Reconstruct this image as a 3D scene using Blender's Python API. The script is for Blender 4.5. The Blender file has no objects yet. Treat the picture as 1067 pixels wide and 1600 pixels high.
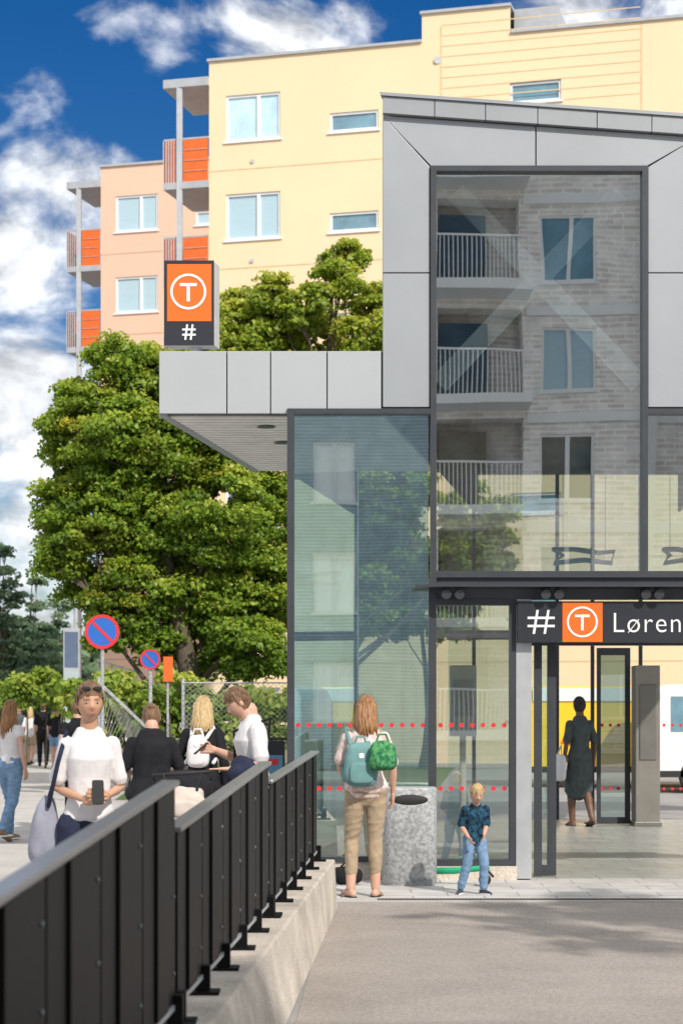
import bpy,bmesh,math,random
import numpy as np
from mathutils import Vector,Matrix,noise
random.seed(7); rng=np.random.default_rng(5)
sc=bpy.context.scene; COL=sc.collection
V=Vector
def W(px,py,s): return V(((px-533.5)/s,3000/s,1.6+(1105-py)/s))
# ---------------- materials
MATS={}
def M(name,col,rough=.6,metal=0,var=.12,scale=3.,bump=0.,bs=60.,spec=.5,stretch=(1,1,1),col2=None,con=.2,grain=0):
    m=bpy.data.materials.new(name); m.use_nodes=True; nt=m.node_tree; N=nt.nodes; L=nt.links
    b=N['Principled BSDF']; b.inputs['Roughness'].default_value=rough; b.inputs['Metallic'].default_value=metal
    b.inputs['Specular IOR Level'].default_value=spec
    tc=N.new('ShaderNodeTexCoord'); mp=N.new('ShaderNodeMapping'); mp.inputs['Scale'].default_value=stretch
    L.new(tc.outputs['Object'],mp.inputs[0])
    n=N.new('ShaderNodeTexNoise'); n.inputs['Scale'].default_value=scale; n.inputs['Detail'].default_value=7; n.inputs['Roughness'].default_value=.65
    L.new(mp.outputs[0],n.inputs['Vector'])
    r=N.new('ShaderNodeMapRange'); r.inputs[1].default_value=.5-con; r.inputs[2].default_value=.5+con; L.new(n.outputs[0],r.inputs[0])
    mx=N.new('ShaderNodeMix'); mx.data_type='RGBA'; L.new(r.outputs[0],mx.inputs[0])
    c=V(col[:3]); 
    if col2: a=c; bb=V(col2)
    else: a=c*(1-var); bb=c*(1+var)
    mx.inputs[6].default_value=(*a,1); mx.inputs[7].default_value=(*bb,1)
    res=mx.outputs[2]
    if grain:
        g=N.new('ShaderNodeTexNoise'); g.inputs['Scale'].default_value=55; g.inputs['Detail'].default_value=3; g.inputs['Roughness'].default_value=.8; L.new(mp.outputs[0],g.inputs['Vector'])
        gr_=N.new('ShaderNodeMapRange'); gr_.inputs[1].default_value=.35; gr_.inputs[2].default_value=.65; gr_.inputs[3].default_value=1-grain; gr_.inputs[4].default_value=1+grain; L.new(g.outputs[0],gr_.inputs[0])
        sc_=N.new('ShaderNodeVectorMath'); sc_.operation='SCALE'; L.new(res,sc_.inputs[0]); L.new(gr_.outputs[0],sc_.inputs['Scale']); res=sc_.outputs[0]
    L.new(res,b.inputs['Base Color'])
    if bump:
        n2=N.new('ShaderNodeTexNoise'); n2.inputs['Scale'].default_value=bs; n2.inputs['Detail'].default_value=4; L.new(mp.outputs[0],n2.inputs['Vector'])
        bp=N.new('ShaderNodeBump'); bp.inputs['Strength'].default_value=bump; bp.inputs['Distance'].default_value=.02
        L.new(n2.outputs[0],bp.inputs['Height']); L.new(bp.outputs[0],b.inputs['Normal'])
    MATS[name]=m; return m
def brick(name,c1,c2,mo,w,h,mort=.012,rough=.8,plane='xz',bump=.3):
    m=M(name,c1,rough); nt=m.node_tree;N=nt.nodes;L=nt.links;b=N['Principled BSDF']
    tc=N.new('ShaderNodeTexCoord'); s=N.new('ShaderNodeSeparateXYZ'); cb=N.new('ShaderNodeCombineXYZ'); L.new(tc.outputs['Object'],s.inputs[0])
    L.new(s.outputs[0],cb.inputs[0]); L.new(s.outputs[2 if plane=='xz' else 1],cb.inputs[1])
    t=N.new('ShaderNodeTexBrick'); t.inputs['Scale'].default_value=1; t.inputs['Brick Width'].default_value=w; t.inputs['Row Height'].default_value=h; t.inputs['Mortar Size'].default_value=mort
    t.inputs['Color1'].default_value=(*c1,1); t.inputs['Color2'].default_value=(*c2,1); t.inputs['Mortar'].default_value=(*mo,1)
    L.new(cb.outputs[0],t.inputs['Vector'])
    nz=N.new('ShaderNodeTexNoise'); nz.inputs['Scale'].default_value=2.5; nz.inputs['Detail'].default_value=8; L.new(tc.outputs['Object'],nz.inputs['Vector'])
    mr=N.new('ShaderNodeMapRange'); mr.inputs[1].default_value=.3; mr.inputs[2].default_value=.7; mr.inputs[3].default_value=.8; mr.inputs[4].default_value=1.1; L.new(nz.outputs[0],mr.inputs[0])
    mx=N.new('ShaderNodeVectorMath'); mx.operation='SCALE'; L.new(t.outputs[0],mx.inputs[0]); L.new(mr.outputs[0],mx.inputs['Scale'])
    L.new(mx.outputs[0],b.inputs['Base Color'])
    return m
def glass(name,refl,tint,wav=.0,rough=0.,wsc=1.,gcol=(.95,.99,1)):
    m=bpy.data.materials.new(name); m.use_nodes=True; nt=m.node_tree;N=nt.nodes;L=nt.links
    N.remove(N['Principled BSDF']); out=N['Material Output']
    t=N.new('ShaderNodeBsdfTransparent'); t.inputs[0].default_value=(*tint,1)
    g=N.new('ShaderNodeBsdfGlossy'); g.inputs['Roughness'].default_value=rough; g.inputs[0].default_value=(*gcol,1)
    lw=N.new('ShaderNodeFresnel'); lw.inputs[0].default_value=1.5
    ad=N.new('ShaderNodeMath'); ad.operation='ADD'; ad.use_clamp=True; ad.inputs[1].default_value=refl; L.new(lw.outputs[0],ad.inputs[0])
    mx=N.new('ShaderNodeMixShader'); L.new(ad.outputs[0],mx.inputs[0]); L.new(t.outputs[0],mx.inputs[1]); L.new(g.outputs[0],mx.inputs[2]); L.new(mx.outputs[0],out.inputs[0])
    if wav:
        tc=N.new('ShaderNodeTexCoord'); mp=N.new('ShaderNodeMapping'); mp.inputs['Scale'].default_value=(1.2,1,.8); L.new(tc.outputs['Object'],mp.inputs[0])
        n=N.new('ShaderNodeTexNoise'); n.inputs['Scale'].default_value=wsc; n.inputs['Detail'].default_value=1; L.new(mp.outputs[0],n.inputs['Vector'])
        bp=N.new('ShaderNodeBump'); bp.inputs['Strength'].default_value=wav; bp.inputs['Distance'].default_value=.02; L.new(n.outputs[0],bp.inputs['Height']); L.new(bp.outputs[0],g.inputs['Normal'])
    MATS[name]=m; return m
def leafmat(name,ca,cb,cc):
    m=bpy.data.materials.new(name); m.use_nodes=True; nt=m.node_tree;N=nt.nodes;L=nt.links
    N.remove(N['Principled BSDF']); out=N['Material Output']
    at=N.new('ShaderNodeAttribute'); at.attribute_name='tint'
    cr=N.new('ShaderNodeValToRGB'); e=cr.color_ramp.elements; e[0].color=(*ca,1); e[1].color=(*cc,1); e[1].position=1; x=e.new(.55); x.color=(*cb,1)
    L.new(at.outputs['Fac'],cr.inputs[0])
    # warm tints in slow patches
    tc=N.new('ShaderNodeTexCoord'); n=N.new('ShaderNodeTexNoise'); n.inputs['Scale'].default_value=.8; n.inputs['Detail'].default_value=3; L.new(tc.outputs['Object'],n.inputs['Vector'])
    mr=N.new('ShaderNodeMapRange'); mr.inputs[1].default_value=.56; mr.inputs[2].default_value=.72; mr.inputs[4].default_value=.55; L.new(n.outputs[0],mr.inputs[0])
    mw=N.new('ShaderNodeMix'); mw.data_type='RGBA'; mw.blend_type='MULTIPLY'; L.new(mr.outputs[0],mw.inputs[0]); L.new(cr.outputs[0],mw.inputs[6]); mw.inputs[7].default_value=(1.35,.78,.6,1)
    C=mw.outputs[2]
    d=N.new('ShaderNodeBsdfDiffuse'); t=N.new('ShaderNodeBsdfTranslucent'); g=N.new('ShaderNodeBsdfGlossy'); g.inputs['Roughness'].default_value=.45
    L.new(C,d.inputs[0]); L.new(C,t.inputs[0])
    a=N.new('ShaderNodeMixShader'); a.inputs[0].default_value=.45; L.new(d.outputs[0],a.inputs[1]); L.new(t.outputs[0],a.inputs[2])
    b=N.new('ShaderNodeMixShader'); b.inputs[0].default_value=.02; L.new(a.outputs[0],b.inputs[1]); L.new(g.outputs[0],b.inputs[2]); L.new(b.outputs[0],out.inputs[0])
    return m
asphalt=M('asphalt_mat',(.38,.335,.3),.9,0,.15,.8,.6,260,grain=.26)
groundm=M('ground_mat',(.3,.29,.28),.9,0,.15,.8,.3,120)
walk=M('walk_mat',(.47,.445,.42),.85,0,.14,1.2,.3,200,grain=.15)
grassm=M('grass_mat',(.09,.16,.035),.9,0,.4,6,.6,90)
paving=brick('paving_mat',(.5,.48,.46),(.56,.54,.52),(.28,.27,.26),.6,.3,.007,plane='xy')
floorm=brick('floor_mat',(.34,.35,.33),(.38,.39,.37),(.18,.18,.17),.4,.4,.006,plane='xy',rough=.35)
conc=M('concrete_mat',(.54,.48,.41),.85,0,.32,2.2,.6,70,grain=.15)
panelm=M('cladding_mat',(.35,.375,.4),.42,.3,.07,.7,.03,8)
capm=M('capping_mat',(.3,.32,.34),.45,.3,.06,.9)
dark=M('dark_frame_mat',(.05,.056,.066),.4,.2,.15)
blackp=M('black_paint_mat',(.004,.004,.005),.5,0,.3,5,.05,30,spec=.14)
steel=M('steel_mat',(.5,.52,.54),.4,.5,.1,4)
boltm=M('bolt_mat',(.2,.21,.22),.4,.5,.1,4)
galv=M('galvanised_mat',(.28,.29,.3),.5,.2,.16,32,col2=(.5,.52,.53),con=.1)
wirem=M('wire_mat',(.4,.41,.42),.5,.3)
intw=M('interior_mat',(.05,.06,.065),.7)
brace=M('brace_mat',(.85,.92,.93),.5)
yel=M('yellow_render_mat',(.85,.66,.43),.85,0,.035,.35,.1,150)
yel2=M('yellow_groove_mat',(.67,.5,.29),.85)
pink=M('pink_render_mat',(.78,.52,.39),.85,0,.03,.4,.1,150)
pink2=M('pink_groove_mat',(.58,.37,.27),.85)
white=M('white_mat',(.8,.81,.82),.5,0,.04)
greytrim=M('grey_trim_mat',(.42,.44,.47),.5,.1)
orange=M('orange_mat',(.74,.14,.02),.55,0,.14,9)
signor=M('sign_orange_mat',(.85,.15,.014),.4,0,.03)
signblk=M('sign_black_mat',(.025,.028,.036),.35,0,.1)
signwh=M('sign_white_mat',(.85,.85,.85),.4,0,.02)
red=M('red_mat',(.66,.03,.04),.45,0,.05); blue=M('blue_mat',(.02,.13,.5),.45,0,.05)
bark=M('bark_mat',(.12,.1,.07),.9,0,.3,8,.8,30,stretch=(3,3,.7))
glF=glass('front_glass_mat',.5,(.92,1,1),.14,wsc=.7,gcol=(.95,1,1)); glS=glass('left_glass_mat',.5,(.72,.9,.9),.05,wsc=.8,gcol=(.88,.98,1))
glD=glass('door_glass_mat',.1,(.8,.92,.9),.03); glM=glass('low_glass_mat',.36,(.8,.92,.92),.05)
pane1=M('window_pane_mat',(.16,.3,.38),.08,.0,.3,1.2,spec=1.0); pane2=M('window_blind_mat',(.42,.58,.66),.15,0,.08,20,stretch=(.1,.1,3),spec=.9); pane3=M('window_curtain_mat',(.62,.58,.5),.15,0,.12,14,stretch=(3,3,.1),spec=.8)
panew=M('pale_pane_mat',(.5,.7,.8),.1,0,.35,.9,spec=1.)  # pale blue pane colour with uneven tone
panedk=M('dark_pane_mat',(.06,.09,.11),.08,0,.5,1.5,spec=.8)
brickm=brick('pale_brick_mat',(.9,.86,.83),(.72,.64,.59),(.93,.92,.9),.5,.14,.025)
siding=brick('grey_siding_mat',(.32,.42,.48),(.29,.39,.45),(.5,.6,.65),30,.09,.012)
leafA=leafmat('maple_leaf_mat',(.09,.165,.02),(.22,.34,.03),(.48,.54,.07))
leafD=leafmat('yellow_green_leaf_mat',(.1,.18,.02),(.29,.38,.035),(.55,.57,.08))  # paler, yellower greens of the tall tree
leafB=leafmat('pine_leaf_mat',(.08,.15,.09),(.15,.25,.14),(.25,.35,.19))
leafC=leafmat('shrub_leaf_mat',(.1,.19,.025),(.27,.39,.055),(.52,.54,.1))
skinm=M('skin_mat',(.58,.34,.24),.5,0,.06,9); skin2=M('tanned_skin_mat',(.54,.3,.19),.5,0,.06,9); skin3=M('dark_skin_mat',(.15,.075,.045),.5,0,.08,9)
lip=M('lip_mat',(.42,.14,.12),.45); eyew=M('eye_white_mat',(.5,.45,.41),.2); eyed=M('eye_dark_mat',(.03,.02,.015),.15)
def cloth(n,c,var=.1,sc_=12,**k): return M(n,c,.85,0,var,sc_,.35,220,spec=.2,**k)
cW=cloth('white_cloth_mat',(.74,.72,.73),.04); cK=cloth('black_cloth_mat',(.016,.016,.02),.3); cN=cloth('navy_cloth_mat',(.025,.03,.06),.2)
cJ=cloth('denim_mat',(.18,.29,.45),.3,25); cH=cloth('khaki_mat',(.4,.31,.21),.1,9); cF=cloth('floral_mat',(.82,.73,.69),.1,30,col2=(.64,.45,.43),con=.08)
cG=cloth('grey_dress_mat',(.085,.1,.105),.2); cT=cloth('teal_canvas_mat',(.16,.31,.31),.12); cE=cloth('green_canvas_mat',(.02,.14,.07),.3,24,col2=(.1,.33,.12),con=.06)
cB=cloth('beige_canvas_mat',(.62,.54,.48),.1); cL=cloth('lilac_canvas_mat',(.3,.31,.38),.14); cP=cloth('patterned_mat',(.006,.012,.03),.1,30,col2=(.03,.11,.18),con=.1)
leath=M('leather_mat',(.24,.15,.09),.55); rub=M('rubber_mat',(.02,.02,.02),.7); shoeb=M('sneaker_mat',(.04,.045,.07),.6)
def hairm(n,c,c2): return M(n,c,.45,0,.3,60,.5,160,stretch=(1,1,.12),col2=c2)
hAub=hairm('auburn_hair_mat',(.13,.05,.02),(.5,.26,.11)); hBr=hairm('brown_hair_mat',(.07,.035,.018),(.28,.16,.08)); hBl=hairm('blond_hair_mat',(.36,.24,.1),(.7,.52,.28)); hBk=hairm('black_hair_mat',(.01,.008,.007),(.04,.03,.025))
# ---------------- mesh builder
class MB:
    def __init__(s): s.v=[];s.f=[];s.m=[]
    def add(s,vs,fs,mi=0):
        o=len(s.v); s.v+= [V(a) for a in vs]; s.f+=[[o+i for i in f] for f in fs]; s.m+=[mi]*len(fs)
    def hexa(s,p,mi=0): s.add(p,[(0,3,2,1),(4,5,6,7),(0,1,5,4),(1,2,6,5),(2,3,7,6),(3,0,4,7)],mi)
    def box(s,x0,x1,y0,y1,z0,z1,mi=0,sk=0):
        a=sk*(y0-17.75); b=sk*(y1-17.75)
        s.hexa([(x0+a,y0,z0),(x1+a,y0,z0),(x1+b,y1,z0),(x0+b,y1,z0),(x0+a,y0,z1),(x1+a,y0,z1),(x1+b,y1,z1),(x0+b,y1,z1)],mi)
    def fb(s,mp,u0,u1,z0,z1,o0,o1,mi=0):
        s.hexa([mp(u0,z0,o1),mp(u1,z0,o1),mp(u1,z0,o0),mp(u0,z0,o0),mp(u0,z1,o1),mp(u1,z1,o1),mp(u1,z1,o0),mp(u0,z1,o0)],mi)
    def prism(s,poly,y0,y1,mi=0,sk=0):
        n=len(poly); a=sk*(y0-17.75); b=sk*(y1-17.75)
        vs=[(x+a,y0,z) for x,z in poly]+[(x+b,y1,z) for x,z in poly]
        s.add(vs,[tuple(range(n)),tuple(range(2*n-1,n-1,-1))]+[(i,i+n,(i+1)%n+n,(i+1)%n) for i in range(n)],mi)
    def bar(s,p,q,w,h,mi=0,up=V((0,0,1))):
        p=V(p);q=V(q);d=(q-p).normalized(); a=d.cross(up)
        if a.length<.01: a=d.cross(V((0,1,0)))
        a.normalize(); b=a.cross(d).normalized(); a*=w/2; b*=h/2
        s.hexa([p-a-b,p+a-b,q+a-b,q-a-b,p-a+b,p+a+b,q+a+b,q-a+b],mi)
    def tube(s,pts,rad,seg=10,mi=0,ell=None,cap=True,yaw=0):
        pts=[V(p) for p in pts]; n=len(pts)
        if not hasattr(rad,'__len__'): rad=[rad]*n
        rings=[]; a=None
        for i,p in enumerate(pts):
            t=(pts[min(i+1,n-1)]-pts[max(i-1,0)]).normalized()
            if ell:
                ax=V((math.cos(yaw),math.sin(yaw),0)); ay=V((-math.sin(yaw),math.cos(yaw),0)); rx,ry=ell[i]
            else:
                if a is None: a=t.cross(V((0,1,0)) if abs(t.y)<.8 else V((1,0,0))).normalized()
                a=(a-t*a.dot(t)).normalized(); ax=a; ay=t.cross(a); rx=ry=rad[i]
            rings.append((p,ax,ay,rx,ry))
        if cap:
            t0=(pts[0]-pts[1]).normalized(); t1=(pts[-1]-pts[-2]).normalized()
            p,ax,ay,rx,ry=rings[0]; m_=min(rx,ry); r0=(p+t0*m_*.6,ax,ay,rx*.75,ry*.75)
            p,ax,ay,rx,ry=rings[-1]; m2=min(rx,ry); r1=(p+t1*m2*.6,ax,ay,rx*.75,ry*.75)
            e0=pts[0]+t0*m_*.95; e1=pts[-1]+t1*m2*.95
            rings=[r0]+rings+[r1]
        else: e0=pts[0]; e1=pts[-1]
        vs=[];fs=[]
        for (p,ax,ay,rx,ry) in rings:
            for k in range(seg):
                c=2*math.pi*k/seg; vs.append(p+ax*math.cos(c)*rx+ay*math.sin(c)*ry)
        R=len(rings)
        for i in range(R-1):
            for k in range(seg):
                k2=(k+1)%seg; fs.append((i*seg+k,i*seg+k2,(i+1)*seg+k2,(i+1)*seg+k))
        vs+=[e0,e1]; a0=R*seg
        for k in range(seg): k2=(k+1)%seg; fs.append((a0,k2,k)); fs.append((a0+1,(R-1)*seg+k,(R-1)*seg+k2))
        s.add(vs,fs,mi)
    def sup(s,c,r,e=1.,nu=16,nv=10,mi=0,rot=None,fn=None):
        c=V(c); vs=[];fs=[]
        def sp(x): return math.copysign(abs(x)**e,x)
        for j in range(1,nv):
            th=math.pi*j/nv
            for i in range(nu):
                ph=2*math.pi*i/nu
                d=V((sp(math.sin(th))*sp(math.cos(ph))*r[0],sp(math.sin(th))*sp(math.sin(ph))*r[1],sp(math.cos(th))*r[2]))
                if fn: d=fn(d)
                if rot: d=rot@d
                vs.append(c+d)
        a=V((0,0,r[2]));b=V((0,0,-r[2]))
        if fn:a=fn(a);b=fn(b)
        if rot:a=rot@a;b=rot@b
        vs+=[c+a,c+b]; A=(nv-1)*nu
        for j in range(nv-2):
            for i in range(nu): i2=(i+1)%nu; fs.append((j*nu+i,(j+1)*nu+i,(j+1)*nu+i2,j*nu+i2))
        for i in range(nu): i2=(i+1)%nu; fs.append((A,i,i2)); fs.append((A+1,(nv-2)*nu+i2,(nv-2)*nu+i))
        s.add(vs,fs,mi)
    def disc(s,c,r,y1,seg=24,mi=0,inner=0):
        c=V(c)
        if inner:
            vs=[c+V((math.cos(2*math.pi*k/seg)*rr,0,math.sin(2*math.pi*k/seg)*rr)) for rr in (inner,r) for k in range(seg)]
            vs+=[v+V((0,y1,0)) for v in vs]; fs=[]
            for k in range(seg):
                k2=(k+1)%seg; fs+=[(k,seg+k,seg+k2,k2),(2*seg+k,2*seg+k2,3*seg+k2,3*seg+k),(seg+k,3*seg+k,3*seg+k2,seg+k2),(k,k2,2*seg+k2,2*seg+k)]
            s.add(vs,fs,mi)
        else:
            vs=[c+V((math.cos(2*math.pi*k/seg)*r,0,math.sin(2*math.pi*k/seg)*r)) for k in range(seg)]; n=seg
            vs+=[v+V((0,y1,0)) for v in vs]
            s.add(vs,[tuple(range(n)),tuple(range(2*n-1,n-1,-1))]+[(i,i+n,(i+1)%n+n,(i+1)%n) for i in range(n)],mi)
    def xf(s,m):
        s.v=[m@v for v in s.v]; return s
    def mesh(s,off=V((0,0,0))):
        me=bpy.data.meshes.new('m'); me.from_pydata([tuple(v-off) for v in s.v],[],s.f); me.polygons.foreach_set('material_index',s.m); 
        b=bmesh.new(); b.from_mesh(me); bmesh.ops.recalc_face_normals(b,faces=b.faces); b.to_mesh(me); b.free(); me.update(); return me
def wloc(o):
    l=V((0,0,0))
    while o: l+=o.location; o=o.parent
    return l
def thing(name,label,cat,loc=(0,0,0),group=None,rot=0):
    o=bpy.data.objects.new(name,None); o.empty_display_size=.2; COL.objects.link(o); o.location=loc; o.rotation_euler[2]=rot
    o['label']=label; o['category']=cat
    if group:o['group']=group
    return o
def obj(name,me,mats,parent=None,smooth=False):
    for m in (mats if isinstance(mats,(list,tuple)) else [mats]): me.materials.append(m)
    me.name=name; o=bpy.data.objects.new(name,me); COL.objects.link(o)
    if smooth: me.polygons.foreach_set('use_smooth',[True]*len(me.polygons))
    if parent: o.parent=parent
    return o
def fin(mb,name,mats,parent=None,smooth=False,world=True,bev=0):
    o=obj(name,mb.mesh(wloc(parent) if (parent and world) else V((0,0,0))),mats,parent,smooth)
    if bev:
        b=o.modifiers.new('b','BEVEL'); b.width=bev; b.segments=2; b.limit_method='ANGLE'
    return o
def copies(mb0,name,mat,parent,pts):
    me=mb0.mesh(); me.materials.append(mat); me.name=name; off=wloc(parent)
    for p in pts:
        o=bpy.data.objects.new(name,me); COL.objects.link(o); o.parent=parent; o.location=V(p)-off
def single(mb,name,mats,label,cat,group=None,smooth=False,bev=0):
    o=fin(mb,name,mats,None,smooth,bev=bev); o['label']=label;o['category']=cat
    if group:o['group']=group
    return o
def structure(mb,name,mats):
    o=fin(mb,name,mats); o['kind']='structure'; return o
def remesh(mb,vox,sm=3,fold=0.,fs=(9,9,5)):
    ob=bpy.data.objects.new('t',mb.mesh()); COL.objects.link(ob)
    r=ob.modifiers.new('r','REMESH'); r.mode='VOXEL'; r.voxel_size=vox; r.use_smooth_shade=True
    if sm: q=ob.modifiers.new('s','SMOOTH'); q.iterations=sm; q.factor=.5
    dg=bpy.context.evaluated_depsgraph_get(); me=bpy.data.meshes.new_from_object(ob.evaluated_get(dg)); bpy.data.objects.remove(ob)
    if fold:
        ns=[v.normal.copy() for v in me.vertices]
        for v,n in zip(me.vertices,ns):
            c=v.co; a=noise.noise(V((c.x*fs[0]+3,c.y*fs[1],c.z*fs[2]+c.x*6))); b=noise.noise(V((c.x*20,c.y*20,c.z*14-c.x*11)))
            v.co=c+n*((1-abs(a)*3)*.6+.6*b)*fold
    return me
def text(s,size,loc,mat,parent,name='lettering',depth=.003,align='LEFT',sx=1,off_=0.):
    cu=bpy.data.curves.new('t','FONT'); cu.body=s; cu.size=size; cu.extrude=depth; cu.align_x=align; cu.offset=off_; cu.space_character=1.12
    t=bpy.data.objects.new('t',cu); COL.objects.link(t); dg=bpy.context.evaluated_depsgraph_get()
    me=bpy.data.meshes.new_from_object(t.evaluated_get(dg)); bpy.data.objects.remove(t)
    off=V(loc)-wloc(parent)
    me.transform(Matrix.Translation(off)@Matrix.Rotation(math.pi/2,4,'X')@Matrix.Diagonal((sx,1,1,1)))
    return obj(name,me,mat,parent)
# ---------------- foliage
def leaves(name,parent,blobs,mat,dens=26,per=110,size=.085,flat=.6,cr=.34,out=.97):
    P=[];Nn=[];T=[]
    off=np.array(wloc(parent)) if parent else np.zeros(3)
    zlo=min(b[2] for b in blobs);zhi=max(b[2] for b in blobs)+.01
    for (x,y,z,r) in blobs:
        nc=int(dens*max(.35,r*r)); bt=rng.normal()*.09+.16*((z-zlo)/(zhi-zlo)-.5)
        for k in range(nc):
            d=rng.normal(size=3); d/=np.linalg.norm(d)
            c=np.array([x,y,z])+d*r*rng.uniform(.5,out)*np.array([1,1,.92])
            R=cr*r**.3*rng.uniform(.4,1.3); n=int(per*rng.uniform(.7,1.3)*(R/cr)**1.5)
            q=rng.normal(size=(n,3)); q/=np.linalg.norm(q,axis=1)[:,None]; q*=rng.uniform(.1,1.4,size=(n,1))**.8
            q[:,2]=np.abs(q[:,2])*np.where(rng.random(n)<.7,1,-.7)
            pos=c+q*R*np.array([1.2,1.2,flat]); pos[:,2]-= .2*R*(q[:,0]**2+q[:,1]**2)
            nn=q*.25+np.array([0,-.3,.4])+d*.25+rng.normal(size=(n,3))*.6
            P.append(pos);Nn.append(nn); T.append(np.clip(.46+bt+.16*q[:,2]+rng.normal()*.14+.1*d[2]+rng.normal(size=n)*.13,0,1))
    P=np.concatenate(P)-off;Nn=np.concatenate(Nn);T=np.concatenate(T);Nn/=np.linalg.norm(Nn,axis=1)[:,None]
    n=len(P); a=np.cross(Nn,rng.normal(size=(n,3))); a/=np.linalg.norm(a,axis=1)[:,None]; b=np.cross(Nn,a)
    s=size*rng.uniform(.6,1.25,size=(n,1)); bend=Nn*s*.25
    vs=np.stack([P-a*s,P-b*s*.68-a*s*.1+bend,P+a*s,P+b*s*.68-a*s*.1+bend],1).reshape(-1,3)
    me=bpy.data.meshes.new(name); me.vertices.add(4*n); me.vertices.foreach_set('co',vs.astype(np.float32).ravel())
    me.loops.add(4*n); me.loops.foreach_set('vertex_index',np.arange(4*n,dtype=np.int32)); me.polygons.add(n); me.polygons.foreach_set('loop_start',np.arange(0,4*n,4,dtype=np.int32))
    me.update(calc_edges=True)
    at=me.attributes.new('tint','FLOAT','POINT'); at.data.foreach_set('value',np.repeat(T,4).astype(np.float32))
    return obj(name,me,mat,parent)
def tree(label,base,blobs,mat,r0=.22,group=None,name='tree',cat='tree',**k):
    t=thing(name,label,cat,base,group); base=V(base)
    leaves('crown',t,blobs,mat,**k)
    mb=MB(); zt=max(b[2] for b in blobs); cx=sum(b[0] for b in blobs)/len(blobs); cy=sum(b[1] for b in blobs)/len(blobs)
    top=V((cx,cy,zt)); tr=[base.lerp(top,f)+V((math.sin(f*7)*.12,0,0)) for f in (0,.1,.25,.4,.6,.8,1)]
    mb.tube(tr,[r0*1.25,r0,r0*.85,r0*.7,r0*.5,r0*.3,r0*.1],12)
    for (x,y,z,r) in blobs:
        f=max(.15,min(.85,((z-base.z)/(zt-base.z))-.25)); p=base.lerp(top,f); q=V((x,y,z)); m=p.lerp(q,.5)+V((0,0,-.15))
        mb.tube([p,m,q],[r0*.38*(1.1-f),r0*.25*(1.1-f),.02],7)
        for j in range(3):
            e=q+V((random.uniform(-1,1),random.uniform(-1,1),random.uniform(-.3,1)))*r*.7; mb.tube([m.lerp(q,.5),e],[.03,.01],5)
    fin(mb,'trunk',bark,t,True)
    return t
# ---------------- facades
def holes_wall(mb,mp,u0,u1,z0,z1,holes,dep=.14,mi=0):
    hs=[h for h in holes if h[0]<u1 and h[1]>u0 and h[2]<z1 and h[3]>z0]
    us=sorted({u0,u1}|{min(max(x,u0),u1) for h in hs for x in h[:2]}); zs=sorted({z0,z1}|{min(max(x,z0),z1) for h in hs for x in h[2:4]})
    for i in range(len(us)-1):
        for j in range(len(zs)-1):
            cu=(us[i]+us[i+1])/2; cz=(zs[j]+zs[j+1])/2
            if any(h[0]<cu<h[1] and h[2]<cz<h[3] for h in hs): continue
            mb.add([mp(us[i],zs[j],0),mp(us[i+1],zs[j],0),mp(us[i+1],zs[j+1],0),mp(us[i],zs[j+1],0)],[(0,1,2,3)],mi)
    for h in hs:
        a,b,c,d=h[:4]
        for (p,q) in (((a,c),(b,c)),((b,c),(b,d)),((b,d),(a,d)),((a,d),(a,c))):
            mb.add([mp(p[0],p[1],0),mp(q[0],q[1],0),mp(q[0],q[1],-dep),mp(p[0],p[1],-dep)],[(0,1,2,3)],mi)
class Fac:
    def __init__(s,px0,Y0,ang):
        s.O=V(((px0-533.5)/3000*Y0,Y0,0)); a=math.radians(ang); s.u=V((math.cos(a),-math.sin(a),0)); s.n=V((-math.sin(a),-math.cos(a),0))
    def __call__(s,u,z,o): return s.O+s.u*u+s.n*o+V((0,0,z))
    def uz(s,px,py):
        t=(px-533.5)/3000; u=(s.O.y*t-s.O.x)/(s.u.x-s.u.y*t); Y=s.O.y+s.u.y*u; return u,1.6+(1105-py)/3000*Y
def window(b,mp,h,split,pm,sill=True):
    a,c,z0,z1=h[:4]; w=.07
    mb=MB(); mb.fb(mp,a,c,z0,z0+w,-.13,-.04); mb.fb(mp,a,c,z1-w,z1,-.13,-.04); mb.fb(mp,a,a+w,z0+w,z1-w,-.13,-.04); mb.fb(mp,c-w,c,z0+w,z1-w,-.13,-.04)
    if split: m=a+(c-a)*split; mb.fb(mp,m-.05,m+.05,z0+w,z1-w,-.125,-.03)
    if sill: mb.fb(mp,a-.06,c+.06,z0-.06,z0-.003,-.12,.05)
    win=fin(mb,'window',white,b)
    mb=MB(); mb.fb(mp,a+w,c-w,z0+w,z1-w,-.11,-.09); fin(mb,'pane',pm,win)
# ---------------- ground
mb=MB(); mb.add([(-400,-300,0),(400,-300,0),(400,900,0),(-400,900,0)],[(0,1,2,3)]); structure(mb,'ground',groundm)
mb=MB(); mb.add([(-.6,-8,.004),(14,-8,.004),(14,16.0,.004),(-.1,16.0,.004)],[(0,1,2,3)]); structure(mb,'road',asphalt)
mb=MB(); mb.add([(-14,-8,.004),(-.95,-8,.004),(-.2,15.2,.004),(-.6,30,.004),(-4,60,.004),(-14,60,.004)],[(0,1,2,3,4,5)]); structure(mb,'pavement',walk)
mb=MB(); mb.add([(-.1,16.0,.008),(14,16.0,.008),(14,17.85,.008),(-.1,17.85,.008)],[(0,1,2,3)]); structure(mb,'path',paving)
mb=MB(); mb.box(-.1,14,15.72,15.98,.002,.012); o=structure(mb,'pavement_edge',walk)
mb=MB(); mb.add([(-3.9,33,.006),(1.5,33,.006),(3,51,.006),(-5,57,.006)],[(0,1,2,3)]); structure(mb,'grass',grassm)
mb=MB(); mb.box(.3,13,15.80,15.90,.013,.016)
for i in range(420): mb.box(.3+i*.03,.318+i*.03,15.81,15.89,.0165,.02)
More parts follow.
